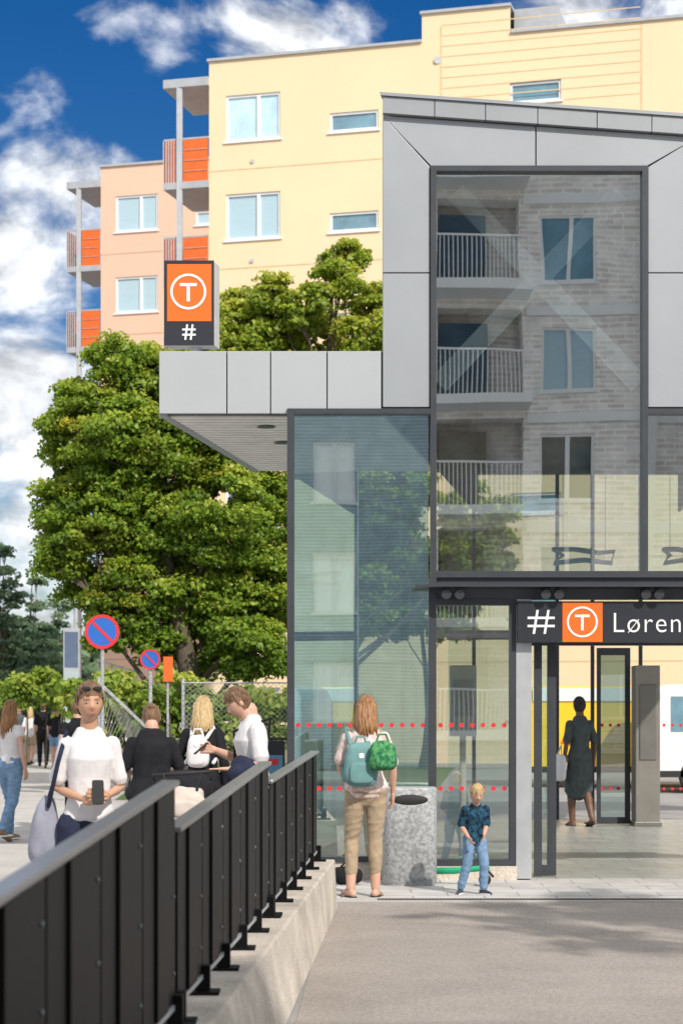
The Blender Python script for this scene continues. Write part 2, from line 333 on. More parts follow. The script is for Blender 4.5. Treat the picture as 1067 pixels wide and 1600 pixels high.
single(mb,'drain_grate',M('grate_mat',(.12,.115,.11),.6,.4),'narrow dark metal drainage channel along the paving','drain')
# ---------------- station
SK=.161; S=169.
def X(px): return (px-533.5)/S
def Z(py): return 1.6+(1105-py)/S
F=17.75
st=thing('station_building','grey metal and glass metro station entrance building','station',(X(700),F,0))
mb=MB()
def pan(poly,y0=F-.04,y1=F-.002,g=.9,mi=0):
    cx=sum(p[0] for p in poly)/len(poly); cy=sum(p[1] for p in poly)/len(poly)
    q=[]
    for p in poly:
        dx=cx-p[0];dy=cy-p[1]; q.append((X(p[0]+math.copysign(min(g,abs(dx)),dx)),Z(p[1]+math.copysign(min(g,abs(dy)),dy))))
    mb.prism(q,y0,y1,mi)
cap=lambda x:155+(x-597)*.0702
for a,b in ((249,355),(355,423),(423,511),(511,596)): pan([(a,549),(b,549),(b,648),(a,648)],mi=1)
pan([(597,182),(672,262),(672,428),(597,428)]); pan([(597,428),(672,428),(672,638),(597,638)])
pan([(597,182),(836,182+239*.07),(836,262),(672,262)]); pan([(836,182+239*.07),(1088,216),(1010,262),(836,262)])
pan([(1088,216),(1088,428),(1010,428),(1010,262)]); pan([(1088,428),(1088,638),(1010,638),(1010,428)])
for a,b in ((1088,1190),(1190,1290),(1290,1400)): pan([(a,549),(b,549),(b,638),(a,638)],mi=1)
fin(mb,'cladding',[panelm,M('light_cladding_mat',(.42,.445,.465),.45,.2,.05,.7,.03,8)],st,bev=.004)
mb=MB()
xs=[597,678,757,838,930,1015,1089]
for a,b in zip(xs,xs[1:]): pan([(a,cap(a)),(b,cap(b)),(b,cap(b)+27),(a,cap(a)+27)],F-.1,F-.01,.7)
mb.prism([(X(597),Z(cap(597))),(X(1089),Z(cap(1089))),(X(1089),Z(cap(1089))+.03),(X(597)-.01,Z(cap(597))+.03)],F-.12,27.2,0,SK)
fin(mb,'roof',capm,st)
mb=MB()
def fbk(a,b,c,d,y0=F,y1=F+.12): mb.box(X(a),X(b),y0,y1,Z(d),Z(c))
fbk(250,597,550,647); fbk(598,672,185,638); fbk(1010,1087,218,638); fbk(672,1010,215,262); fbk(1088,1400,550,638)
mb.box(X(598),X(606),F+.12,27,Z(640),Z(186),0,SK)
mb.box(X(1080),X(1087),F+.12,27,Z(640),Z(220),0,SK)
mb.box(X(598),X(1087),26.9,27,4.93,Z(200),0,SK)
mb.box(X(598),X(1087),F+.12,27,Z(222),Z(214),0,SK)
fin(mb,'wall',intw,st)
mb=MB(); mb.box(X(249),X(597),F+.001,21.95,Z(646),Z(549),0,SK); mb.box(X(1089),X(1400),F+.121,27,Z(636),Z(551),0,SK)
for i in range(24):
    y=F+.1+i*.17; mb.box(X(262),X(597),y,y+.13,Z(646)-.022,Z(646)-.002,1,SK)
mb.box(X(249),X(262),F,21.95,Z(646)-.03,Z(646)-.002,0,SK)
fin(mb,'canopy',[panelm,M('soffit_slat_mat',(.82,.8,.77),.6)],st)
mb=MB(); mb.add([(math.cos(t*math.pi/8)*.09,math.sin(t*math.pi/8)*.09,0) for t in range(16)],[tuple(range(16))])
copies(mb,'downlight',dark,st,[(-.72,18.4,Z(646)-.035),(-.6,19.5,Z(646)-.035)])
mb=MB()
def fr(a,b,c,d,y0=F-.07,y1=F+.06): mb.box(X(a),X(b),y0,y1,Z(d),Z(c))
fr(672,681,262,893);fr(1001,1010,262,893);fr(681,1001,262,270);fr(672,1400,893,903)
fr(449,672,640,648);fr(449,460,648,1345);fr(669,681,903,1352);fr(1010,1400,640,648)
fr(681,1400,903,917,F-.03,F+.06)
fr(646,1400,917,920,F-.32,F-.02)
fr(681,806,937,946); fr(681,795,1342,1352);fr(460,669,1338,1346);fr(795,804,946,1352)
fin(mb,'window_frame',dark,st)
mb=MB()
mb.box(X(449),X(453),21.87,21.93,.1,Z(648),0,SK)
mb.box(X(597),X(597)+.03,21.86,21.92,.1,Z(648),0,SK)
fin(mb,'rear_mullion',brace,st)
mb=MB(); fr(672,1400,920,937,F-.02,F+.05); fin(mb,'transom',M('transom_mat',(.11,.12,.14),.4,.3),st)
def quad(mb,a,b,c,d,y=F): mb.add([(X(a),y,Z(d)),(X(b),y,Z(d)),(X(b),y,Z(c)),(X(a),y,Z(c))],[(0,1,2,3)])
for i,(a,b,c,d,m) in enumerate(((681,1001,270,893,glF),(460,669,648,1338,glS),(1010,1100,648,893,glM),(681,795,946,1342,glM))):
    mb=MB(); quad(mb,a,b,c,d); fin(mb,'window',m,st)
mb=MB(); s_=SK; x0=X(453)
mb.add([(x0,F+.05,.1),(x0+s_*4.1,21.88,.1),(x0+s_*4.1,21.88,Z(648)),(x0,F+.05,Z(648))],[(0,1,2,3)])
mb.add([(X(453)+s_*4.1,21.89,.1),(X(597)+s_*4.1,21.89,.1),(X(597)+s_*4.1,21.89,Z(648)),(X(453)+s_*4.1,21.89,Z(648))],[(0,1,2,3)])
fin(mb,'side_glazing',glD,st)
mb=MB()
mb.box(X(449),X(681),F-.05,F+.12,.0,Z(1346)-.002); mb.box(X(681),X(806),F-.08,F+.15,0,Z(1352)-.002); mb.box(X(449),X(457),F+.121,21.9,0,.16,0,SK)
fin(mb,'plinth',conc,st)
mb=MB(); mb.box(X(449),X(1400),F+.02,27,.006,.02,0,SK); fin(mb,'floor',floorm,st)
mb=MB(); mb.box(X(805),X(829),F-.06,F+.14,.02,Z(937)); 
fin(mb,'column',steel,st)
mb=MB()
for a,b,y in ((836,848,F+.1),(858,872,F+.18)): mb.box(X(a),X(b),y,y+.05,.03,Z(1006))
mb.box(X(848),X(858),F+.13,F+.15,.03,.13); mb.box(X(830),X(1400),F+.02,F+.2,Z(1008),Z(940)-.02)
d=fin(mb,'door',dark,st); mb=MB(); mb.add([(X(848),F+.14,.13),(X(858),F+.14,.13),(X(858),F+.14,Z(1006)),(X(848),F+.14,Z(1006))],[(0,1,2,3)]); fin(mb,'door_glass',glD,d)
mb=MB(); mb.disc((0,0,0),.022,.003,12); pts=[]
for py in (1133,1232):
    pts+=[(X(466+i*16.2),F-.006,Z(py)) for i in range(13) if 466+i*16.2<668]+[(X(688+i*16.5),F-.006,Z(py)) for i in range(7)]
    pts+=[(W(940+i*13,py,116).x,25.86,W(940,py,116).z) for i in range(3)]+[(W(1035+i*13,py,111).x,26.93,W(940,py,111).z) for i in range(3)]
copies(mb,'marking_dot',red,st,pts)
mb=MB()
def bp(px,py,s): return W(px,py,s)
mb.bar(bp(712,300,165),bp(998,600,165),.05,.19);mb.bar(bp(968,300,163),bp(686,600,163),.05,.19)
fin(mb,'bracing',brace,st)
s7=3000/27.
mb=MB(); zt=4.93
for px in (740,870,925,1000,1090,1200): mb.bar(V((W(px,0,s7).x,27,.02)),V((W(px,0,s7).x,27,zt)),.05,.05)
mb.box(W(700,0,s7).x,W(1400,0,s7).x,26.95,27.05,2.55,2.68); mb.box(W(700,0,s7).x,W(1400,0,s7).x,26.9,27.05,zt-.06,zt+.06)
mb.box(W(932,0,116).x,W(984,0,116).x,25.85,25.9,.03,.12);mb.box(W(932,0,116).x,W(984,0,116).x,25.85,25.9,2.3,2.4)
mb.box(W(932,0,116).x,W(938,0,116).x,25.85,25.9,.12,2.3);mb.box(W(976,0,116).x,W(984,0,116).x,25.85,25.9,.12,2.3)
fin(mb,'rear_frame',dark,st)
mb=MB(); mb.add([(W(700,0,s7).x,27,2.68),(W(1400,0,s7).x,27,2.68),(W(1400,0,s7).x,27,zt),(W(700,0,s7).x,27,zt)],[(0,1,2,3)])
mb.add([(W(700,0,s7).x,27,.05),(W(870,0,s7).x,27,.05),(W(870,0,s7).x,27,2.55),(W(700,0,s7).x,27,2.55)],[(0,1,2,3)])
fin(mb,'rear_glazing',glD,st)
mb=MB(); mb.add([(W(938,0,116).x,25.88,.12),(W(976,0,116).x,25.88,.12),(W(976,0,116).x,25.88,2.3),(W(938,0,116).x,25.88,2.3)],[(0,1,2,3)])
fin(mb,'inner_door_glass',glass('inner_glass_mat',.3,(.35,.5,.48)),st)
mb=MB(); a=W(990,1290,117); b=W(1028,1040,117); mb.box(a.x,b.x,25.5,25.9,.02,b.z); mb.box(a.x+.05,b.x-.05,25.48,25.5,.9,1.9,1); mb.box(a.x-.02,b.x+.02,25.46,25.94,.02,.08,1)
single(mb,'information_pillar',[M('pillar_mat',(.3,.28,.25),.35,.5),M('pillar_face_mat',(.22,.21,.19),.3,.4)],'brown-grey metal pillar inside the station hall','pillar',bev=.01)
mb=MB(); a=W(702,1150,140);b=W(742,1040,140); mb.box(a.x,b.x,21.2,21.5,1.28,b.z); mb.box(a.x+.11,b.x-.11,21.3,21.4,.02,1.28); mb.box(a.x+.04,b.x-.04,21.19,21.2,1.5,1.9,1)
single(mb,'ticket_machine',[M('machine_mat',(.55,.5,.42),.5),M('screen_mat',(.4,.37,.32),.3)],'slim beige ticket machine standing inside the glass hall','ticket machine',bev=.01)
for i,px in enumerate((705,858,1012)):
    l=thing('spotlight','small twin black spotlight on the ledge above the doors','lamp',(X(px),F-.2,Z(917)),'spotlights above the doors')
    mb=MB(); p=V((X(px),F-.2,Z(922)))
    mb.bar(p+V((0,0,.03)),p+V((0,0,-.02)),.03,.03)
    for sgn in (-1,1):
        q=p+V((sgn*.06,0,-.045)); mb.tube([q+V((0,.05,.01)),q+V((0,-.06,-.01))],[.04,.045],12,cap=False)
    mb.bar(p+V((-.13,-.0,-.025)),p+V((.13,0,-.025)),.02,.015)
    fin(mb,'lamp_housing',dark,l)
for px,s,wd in ((912,120,90),(1068,120,60)):
    l=W(px,868,s); mb=MB(); w=wd/s/2*1.05
    pts=[l+V((-w,0,.08)),l+V((-w*.7,0,.0)),l+V((-w,0,-.1)),l+V((0,0,-.06)),l+V((w*.9,0,-.1)),l+V((w,0,.05)),l+V((w*.5,0,.03)),l+V((-w*.3,0,.08)),l+V((-w,0,.08))]
    mb.tube(pts,.034,7); mb.bar(l+V((-w*.7,0,.05)),l+V((-w*.7,0,2.5)),.006,.006); mb.bar(l+V((w*.7,0,.05)),l+V((w*.7,0,2.5)),.006,.006)
    single(mb,'pendant_lamp',[M('lamp_tube_mat',(.04,.07,.06),.5)],'bent tubular pendant lamp hanging on thin wires','lamp','pendant lamps in the hall',smooth=True)
# name sign
sg=thing('station_sign','long black sign with orange square and white station name','sign',(X(940),F-.12,Z(1005)))
mb=MB(); mb.box(X(806),X(1160),F-.16,F-.065,Z(1005),Z(941)); fin(mb,'sign_board',signblk,sg,bev=.004)
mb=MB(); mb.box(X(875),X(937),F-.166,F-.161,Z(1004),Z(943)); fin(mb,'emblem_panel',signor,sg)
def tlogo(cx,cz,r,y,parent,tw=.17):
    mb=MB(); mb.disc((cx,y,cz),r,.004,40,0,r*.87)
    mb.box(cx-r*.47,cx+r*.47,y,y+.004,cz+r*.3,cz+r*.3+r*tw); mb.box(cx-r*tw/2,cx+r*tw/2,y,y+.004,cz-r*.55,cz+r*.3)
    fin(mb,'emblem',signwh,parent)
tlogo(X(905.5),Z(973),24/S,F-.172,sg)
def hashm(cx,cz,w,h,y,parent,tk=.12):
    mb=MB(); t=h*tk; sl=w*.07
    for sx in (-1,1):
        x=cx+sx*w*.2; mb.hexa([(x-sl-t/2,y,cz-h/2),(x-sl+t/2,y,cz-h/2),(x-sl+t/2,y+.004,cz-h/2),(x-sl-t/2,y+.004,cz-h/2),(x+sl-t/2,y,cz+h/2),(x+sl+t/2,y,cz+h/2),(x+sl+t/2,y+.004,cz+h/2),(x+sl-t/2,y+.004,cz+h/2)])
    for sz in (-1,1): mb.box(cx-w/2,cx+w/2,y-.001,y+.003,cz+sz*h*.17-t/2,cz+sz*h*.17+t/2)
    fin(mb,'hash_mark',signwh,parent)
hashm(X(842),Z(973),42/S,37/S,F-.166,sg,.1)
text('Løren',.262,(X(951),F-.166,Z(989)),signwh,sg,sx=.93,off_=-.0022)
# totem sign on canopy
s=163.; p0=W(257,540,s);p1=W(335,408,s)
tg=thing('metro_sign','square orange and black metro sign box on the canopy','sign',((p0.x+p1.x)/2,p0.y,4.9))
mb=MB(); dx=.04
mb.hexa([(p0.x,p0.y,p0.z),(p1.x,p0.y,p0.z),(p1.x+dx,p0.y+.2,p0.z),(p0.x+dx,p0.y+.2,p0.z),(p0.x,p0.y,p1.z),(p1.x,p0.y,p1.z),(p1.x+dx,p0.y+.2,p1.z),(p0.x+dx,p0.y+.2,p1.z)])
fin(mb,'sign_box',M('totem_side_mat',(.6,.6,.6),.5),tg,bev=.008)
mb=MB(); y=p0.y; mb.box(p0.x,p1.x,y-.03,y-.003,p0.z,p1.z); fin(mb,'sign_frame',signblk,tg)
mb=MB(); a=W(262,503,s);b=W(331,414,s); mb.box(a.x,b.x,y-.036,y-.031,a.z,b.z); fin(mb,'emblem_panel',signor,tg)
c=W(295,457,s); tlogo(c.x,c.z,28/s,y-.042,tg)
c=W(296,520,s); hashm(c.x,c.z,21/s,24/s,y-.036,tg)
mb=MB(); mb.tube([((p0.x+p1.x)/2+.06,y+.1,4.89),((p0.x+p1.x)/2+.06,y+.1,p0.z+.02)],.05,12,cap=False); fin(mb,'post',steel,tg)
# ---------------- railing and low wall
def RX(y): return -1.05+.056*y
mb=MB()
for a,b in ((2.,4.3),(4.31,6.7),(6.71,9.1),(9.11,11.5),(11.51,13.3),(13.31,15.15)):
    def sect(y): x=RX(y); w=.15; return [(x-.14,y,0),(x+.17+(15-y)*.012,y,0),(x+w,y,.4),(x-.12,y,.4)]
    p=sect(a);q=sect(b-.004); mb.hexa([p[0],p[1],q[1],q[0],p[3],p[2],q[2],q[3]])
single(mb,'low_wall',[conc],'low weathered concrete wall under the black railing','wall',bev=.012)
rl=thing('railing','black metal slatted railing stepping along the concrete wall','railing',(RX(9),9,.4))
secs=((2.6,7.25,1.075,1.33,6),(7.3,11,1.15,1.295,5),(11.06,15,1.185,1.265,5))
tm=MB();bm_=MB();bpts=[];lpts=[]
for y0,y1,z0,z1,n in secs:
    def zt_(y): return z0+(z1-z0)*(y-y0)/(y1-y0)
    tm.bar((RX(y0),y0,z0-.015),(RX(y1),y1,z1-.015),.07,.022)
    bm_.bar((RX(y0)+.0,y0,.475),(RX(y1)+.0,y1,.475),.05,.02)
    st_=(y1-y0)/n
    for i in range(n):
        a=y0+i*st_+.006; b=a+st_-.012; pm=MB()
        for j in range(3):
            c=a+(b-a)*j/3+.004; d=a+(b-a)*(j+1)/3-.004; t=.012 if j==1 else 0
            pm.hexa([(RX(c)-.018+t,c,.49),(RX(c)+.018+t,c,.49),(RX(d)+.018+t,d,.49),(RX(d)-.018+t,d,.49),(RX(c)-.018+t,c,zt_(c)-.03),(RX(c)+.018+t,c,zt_(c)-.03),(RX(d)+.018+t,d,zt_(d)-.03),(RX(d)-.018+t,d,zt_(d)-.03)])
        fin(pm,'panel',blackp,rl,bev=.003)
        yy=b-.05; bpts+=[(RX(yy)+.02,yy,zz) for zz in (.6,.6+(zt_(yy)-.75)*.5,zt_(yy)-.15)]
        lpts.append((RX(a)+.02,a,.4))
    lpts.append((RX(y1)+.02,y1-.03,.4))
pm=MB(); pm.sup((0,0,0),(.005,.009,.009),1,8,6); copies(pm,'bolt',boltm,rl,bpts)
pm=MB(); pm.box(-.03,.03,-.03,.03,.014,.12); pm.box(-.07,.07,-.06,.06,.001,.014); copies(pm,'leg',blackp,rl,lpts)
fin(tm,'handrail',M('handrail_mat',(.3,.3,.31),.3,.5),rl,bev=.006);fin(bm_,'bottom_rail',steel,rl)
# ---------------- yellow building
Y=Fac(327,56.6,15)
b=thing('apartment_building','pale yellow apartment block with white windows and orange balconies','building',tuple(Y(0,0,0)))
uA=Y.uz(659,60)[0]; uB=Y.uz(797,50)[0]; zL=Y.uz(327,97)[1]; zM=Y.uz(720,17)[1]; zR=Y.uz(900,43)[1]; uE=24.
wins=[]
base=[(353,438,150,222,.6),(515,591,177,207,0),(796,876,130,162,0)]
for (a,c,t,bt_,sp) in base:
    u0,z1=Y.uz(a,t); u1,_=Y.uz(c,t); z0=Y.uz(a,bt_)[1]
    for k in range(7):
        if z0-2.9*k>.5: wins.append((u0,u1,z0-2.9*k,z1-2.9*k,sp,k))
mb=MB()
holes_wall(mb,Y,0,uA,0,zL,wins); holes_wall(mb,Y,uA,uB,0,zM,wins); holes_wall(mb,Y,uB,uE,0,zR,wins)
mb.fb(Y,0.003,uE,0,zL-.3,-13,-.16)
for u in (0,): mb.add([Y(u,0,0),Y(u,0,-13),Y(u,zL,-13),Y(u,zL,0)],[(0,1,2,3)])
mb.add([Y(uA,zL,0),Y(uA,zL,-8),Y(uA,zM,-8),Y(uA,zM,0)],[(0,1,2,3)])
mb.add([Y(0,zL-.01,0),Y(uE,zL-.01,0),Y(uE,zL-.01,-13),Y(0,zL-.01,-13)],[(0,1,2,3)])
for k in range(7):
    z=zL-3.25-2.9*k
    if z>0: mb.fb(Y,0,uE,z,z+.035,0,.006,1)
sx0,sz0=Y.uz(690,172); sx1=Y.uz(1000,100)[0]
for i in range(9): mb.fb(Y,sx0,sx1,sz0+i*.3,sz0+i*.3+.03,0,.006,1)
mb.fb(Y,sx1,sx1+.05,sz0-1,zR,0,.006,1);mb.fb(Y,sx0-.05,sx0,sz0-3,zM-.4,0,.005,1)
fin(mb,'wall',[yel,yel2],b)
mb=MB(); mb.fb(Y,-.05,uA,zL,zL+.08,-13,.07);mb.fb(Y,uA-.05,uB+.02,zM,zM+.08,-8,.07);mb.fb(Y,uB+.021,uE,zR,zR+.08,-13,.07)
u1=Y.uz(867,45)[0]; mb.fb(Y,uB+.02,u1,zR+.08,zM+.08,-6,-.5)
fin(mb,'roof',greytrim,b)
for w in wins: window(b,Y,w,w[4],random.choice([pane1,pane2,panew,pane3]) if w[4] else pane1)
for q_,r in (((684,94),.11),((395,252),.06),((394,408),.06)):
    mb=MB(); u,z=Y.uz(*q_); mb.disc(Y(u,z,.03),r,.03,16); fin(mb,'vent',greytrim,b)
def balconies(b,Fc,uL,tops,hh,roofz,colu,pw=.15,full=False):
    mb=MB(); mb.fb(Fc,uL,.0,roofz-.25,roofz,-2.6,.1); mb.bar(Fc(colu,0,.0),Fc(colu,roofz-.25,.0),pw,pw); fin(mb,'balcony_frame',greytrim,b)
    for z in tops:
        s_=MB(); s_.fb(Fc,uL,-.003,z-hh-.2,z-hh,-2.5,.08); 
        bal=fin(s_,'balcony',greytrim,b)
        p_=MB(); p_.fb(Fc,colu+.12,-.03,z-hh+.003,z,.0,.04)
        if full: p_.fb(Fc,uL+.045,colu-.12,z-hh+.003,z,.0,.04)
        p_.fb(Fc,uL,uL+.04,z-hh+.003,z,-2.4,-.0)
        fin(p_,'panel',orange,bal)
        r_=MB()
        for i in range(7):
            u=uL+(colu-uL)*i/6; r_.bar(Fc(u,z-hh,.06),Fc(u,z,.06),.03,.03)
        r_.bar(Fc(uL,z+.03,.02),Fc(0,z+.03,.02),.05,.05)
        for i in range(1,4): r_.bar(Fc(colu+.15,z-hh*i/4,.06),Fc(-.05,z-hh*i/4,.06),.012,.012)
        fin(r_,'handrail',greytrim,bal)
uL=Y.uz(257,125)[0]; zt0=Y.uz(290,219)[1]
balconies(b,Y,uL,[zt0-2.9*k for k in range(4)],1.25,Y.uz(290,124)[1],Y.uz(281,200)[0],.17,True)
# pink building
P=Fac(158,70.,15)
b=thing('apartment_building','pink rendered apartment block with orange balconies','building',tuple(P(0,0,0)))
zP=P.uz(158,262)[1]; wins=[]
for (a,c,t,bt_,sp) in ((181,247,307,363,.6),(306,350,330,352,0)):
    u0,z1=P.uz(a,t); u1=P.uz(c,t)[0]; z0=P.uz(a,bt_)[1]
    for k in range(7):
        if z0-2.95*k>.5: wins.append((u0,u1,z0-2.95*k,z1-2.95*k,sp))
mb=MB(); holes_wall(mb,P,0,9,0,zP,wins); mb.fb(P,.003,9,0,zP-.01,-13,-.16); mb.add([P(0,0,0),P(0,0,-13),P(0,zP,-13),P(0,zP,0)],[(0,1,2,3)])
for k in range(7): mb.fb(P,0,9,zP-3.2-2.95*k,zP-3.165-2.95*k,0,.006,1)
fin(mb,'wall',[pink,pink2],b)
mb=MB(); mb.fb(P,-.05,9,zP,zP+.08,-13,.07); fin(mb,'roof',greytrim,b)
for w in wins: window(b,P,w,w[4],random.choice([pane2,pane3]))
balconies(b,P,P.uz(106,285)[0],[P.uz(140,360)[1]-2.95*k for k in range(3)],1.3,P.uz(130,284)[1],P.uz(124,300)[0],.17)
# building behind the camera (seen mirrored in the glass)
R=lambda u,z,o: V((u,-15+o,z))
b=thing('apartment_building','brick and grey apartment block with white balconies across the square','building',(3,-15,0))
hA=[];hB=[]
for k in range(7):
    z=1.2+2.9*k
    hA+= [(-.75,.35,z,z+1.6)]; hA+=[(-4.4,-3.2,z,z+1.6)]
    hB+= [(2.5,4.75,z-.2,z+2.2),(5.25,6.65,z,z+1.75),(9,10.4,z,z+1.75),(11.5,13.5,z-.2,z+2.2)]
mb=MB(); holes_wall(mb,R,-6,2.3,0,21.5,hA); fin(mb,'side_wall',siding,b)
mb=MB(); holes_wall(mb,R,2.3,15,0,22.5,hB,.9); mb.box(-6,15,-28,-16.2,0,21.4); mb.box(-6,2.3,-16.2,-15.16,0,.1); fin(mb,'wall',brickm,b)
mb=MB(); mb.box(-6,2.29,-15.9,-15.18,0,21.4); fin(mb,'inner_wall',intw,b)
curt=M('white_curtain_mat',(.9,.9,.89),.6,0,.08,20,stretch=(3,3,.1))
mb=MB()
for k in range(8): mb.fb(R,4.85,15,2.9*k+.35,2.9*k+.6,.003,.06)
mb.fb(R,7.9,8.2,0,22,.003,.3)
fin(mb,'facade_band',white,b)
for h in hA: window(b,R,h,.5,curt)
for h in hB:
    if h[1]-h[0]<2: window(b,R,h,.5,random.choice([panedk,pane1,pane2]))
    else:
        z=h[2]; m=MB(); m.box(h[0]-.15,h[1]+.15,-15.9,-13.7,z-.25,z-.003); bal=fin(m,'balcony',white,b)
        m=MB(); 
        for i in range(22): x=h[0]-.1+i*(h[1]-h[0]+.2)/21; m.box(x-.012,x+.012,-13.76,-13.73,z,z+1.05)
        m.box(h[0]-.13,h[1]+.13,-13.78,-13.71,z+1.051,z+1.1); fin(m,'handrail',white,bal)
        m=MB(); m.box(h[0]+.1,h[1]-.9,-15.87,-15.84,z,z+2.15); fin(m,'balcony_door',panedk,bal)
# ---------------- trees
def bl(lst,s,jy=.5): return [((x-533.5)/s,3000/s+random.uniform(-jy,jy),1.6+(1105-y)/s,r/s) for x,y,r in lst]
s=79.
tree('large green maple tree with dense rounded crown beside the station',(W(310,0,s).x,38,0),
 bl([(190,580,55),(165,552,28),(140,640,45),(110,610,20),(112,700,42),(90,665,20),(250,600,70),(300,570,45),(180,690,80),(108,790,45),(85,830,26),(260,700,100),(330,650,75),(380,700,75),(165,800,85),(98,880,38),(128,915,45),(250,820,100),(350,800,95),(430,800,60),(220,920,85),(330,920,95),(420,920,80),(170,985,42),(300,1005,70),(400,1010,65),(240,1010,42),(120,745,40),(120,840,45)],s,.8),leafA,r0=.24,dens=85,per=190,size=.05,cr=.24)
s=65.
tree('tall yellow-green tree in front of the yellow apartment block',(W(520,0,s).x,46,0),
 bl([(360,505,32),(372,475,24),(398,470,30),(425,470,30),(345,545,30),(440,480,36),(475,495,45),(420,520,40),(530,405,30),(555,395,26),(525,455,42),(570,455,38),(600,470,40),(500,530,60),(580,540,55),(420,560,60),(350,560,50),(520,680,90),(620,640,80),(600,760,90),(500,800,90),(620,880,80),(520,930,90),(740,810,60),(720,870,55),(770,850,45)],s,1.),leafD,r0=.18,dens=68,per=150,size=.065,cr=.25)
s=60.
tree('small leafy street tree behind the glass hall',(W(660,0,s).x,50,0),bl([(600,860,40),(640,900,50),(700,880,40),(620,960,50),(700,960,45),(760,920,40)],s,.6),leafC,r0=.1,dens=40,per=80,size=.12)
tree('unseen tree added to cast dappled shade on the asphalt',(9.2,3.6,0),[(6.9,4.2,9.3,.7),(7.8,4.7,9.6,.8),(8.7,3.9,9.4,.8),(9.8,4.4,9.8,1.0),(10.6,3.8,9.4,.9),(7.4,3.5,8.8,.5),(9.2,4.2,10.6,.8)],leafA,r0=.16,dens=16,per=60,size=.1,cr=.26)  # stands out of view, added only to shade a band of the asphalt
for px,py,s,g in ((10,850,34,0),(60,900,30,0),(95,935,28,1),(-30,900,32,0),(25,960,26,0)):
    bb=[]; q=W(px,py,s); n=7
    for i in range(n):
        f=i/(n-1); z=q.z*(1-.75*f); bb.append((q.x+random.uniform(-.4,.4)*f*2,q.y+random.uniform(-.4,.4),z-.3,.35+1.1*f+random.uniform(-.15,.25)))
        if i>1: bb.append((q.x+random.choice([-1,1])*(.9+f),q.y,z-.4,.5+.5*f))
    tree('dark pine tree with irregular crown',(q.x,q.y,0),bb,leafB,r0=.18,group='pines at the end of the street',name='pine_tree',dens=20,per=80,size=.12,flat=.4,cr=.42,out=1.05)
def shrub(label,lst,s,mat,**k):
    bb=bl(lst,s,.3); t=thing('shrub',label,'shrub',(bb[0][0],bb[0][1],0)); leaves('foliage',t,bb,mat,**k)
    m=MB()
    for x_,y_,z_,r_ in bb: m.tube([(x_,y_,0),(x_+.05,y_,z_*.5),(x_,y_,z_)],[.03,.025,.01],6)
    fin(m,'stem',bark,t,True)
shrub('light green shrub by the street',[(40,1075,25),(70,1070,28),(95,1085,25),(20,1090,20)],60.,leafC,dens=60,per=70,size=.08)
shrub('yellow-green shrub growing through the wire fence',[(165,1062,16),(200,1075,18),(262,1055,12),(285,1062,14),(300,1070,14),(230,1095,20),(290,1100,20)],86.,leafC,dens=90,per=45,size=.055,cr=.2)
shrub('green hedge behind the wire fence',[(130,1100,40),(160,1090,40),(190,1085,40),(200,1120,30),(260,1110,34),(320,1110,34),(380,1100,36),(430,1100,36),(480,1110,36),(150,1150,34),(230,1160,34),(300,1160,34),(370,1150,34),(430,1150,34)],82.,leafC,dens=70,per=80,size=.07,cr=.25)
o=leaves('distant_trees',None,[(-130+i*5.5+random.uniform(-2,2),150+random.uniform(-8,8),1.5+random.uniform(0,2.5),3.6) for i in range(50)],leafB,dens=1.6,per=60,size=.5,cr=1.6); o['kind']='stuff';o['label']='distant band of dark trees along the horizon';o['category']='trees'
# ---------------- fence, signs, poles
f=thing('wire_fence','fine galvanised chain-link fence with posts along the path','fence',(-2,31,0))
m=MB();w_=MB(); fx0=-2.62;fx1=-.75;fy=31.5;h=2.0
n=int((fx1-fx0+h)/.085)
for i in range(n):
    for sg_ in (1,-1):
        a=fx0-h+i*.085 if sg_==1 else fx0+i*.085
        p=[a,0.05];q=[a+sg_*h,h]
        if sg_==1:
            if p[0]<fx0: p=[fx0,.05+(fx0-p[0])]
            if q[0]>fx1: q=[fx1,h-(q[0]-fx1)]
        else:
            if q[0]<fx0: q=[fx0,h-(fx0-q[0])]
            if p[0]>fx1: p=[fx1,.05+(p[0]-fx1)]
        if q[1]-p[1]>.05: w_.bar((p[0],fy+sg_*.004,p[1]),(q[0],fy+sg_*.004,q[1]),.005,.005)
m.tube([(fx0,fy+.03,2.0),(fx1,fy+.03,2.0)],.012,8); m.bar((-3.98,fy-.03,2.02),(-2.85,fy-.03,.95),.045,.045)
for i in range(22):
    x=-3.98+i*.055; z=2.02-i*.052
    w_.bar((x,fy,z),(x+min(z,1.)*.5,fy,max(z-1.,.05)),.005,.005); w_.bar((x,fy+.006,z),(max(x-.5,-3.98),fy+.006,max(z-1.,.05)),.005,.005)
for px,hh in ((-3.98,2.08),(-2.6,2.05),(-.8,2.05)): pp=MB(); pp.tube([(px,fy+.06,0),(px,fy+.06,hh)],.026,8); fin(pp,'post',galv,f,True)
fin(m,'top_rail',galv,f);fin(w_,'wire_mesh',wirem,f)
def nostop(px,py,s,r):
    q=W(px,py,s); t=thing('road_sign','round blue no-stopping sign with red border and slash','road sign',(q.x,q.y,0),'no-stopping signs')
    m=MB(); m.disc((q.x,q.y,q.z),r,.02,36,0); m.disc((q.x,q.y-.006,q.z),r,.005,36,1,r*.82)
    d=r*.62; m.bar((q.x-d,q.y-.004,q.z+d),(q.x+d,q.y-.004,q.z-d),.006,r*.17,1)
    m.disc((q.x,q.y+.021,q.z),r,.003,36,2)
    fin(m,'sign_face',[blue,red,steel],t); m=MB(); m.tube([(q.x,q.y+.05,0),(q.x,q.y+.05,q.z+r*.8)],.03,10); fin(m,'post',galv,t)
nostop(160,987,90.,.3); nostop(235,1030,94.,.17)
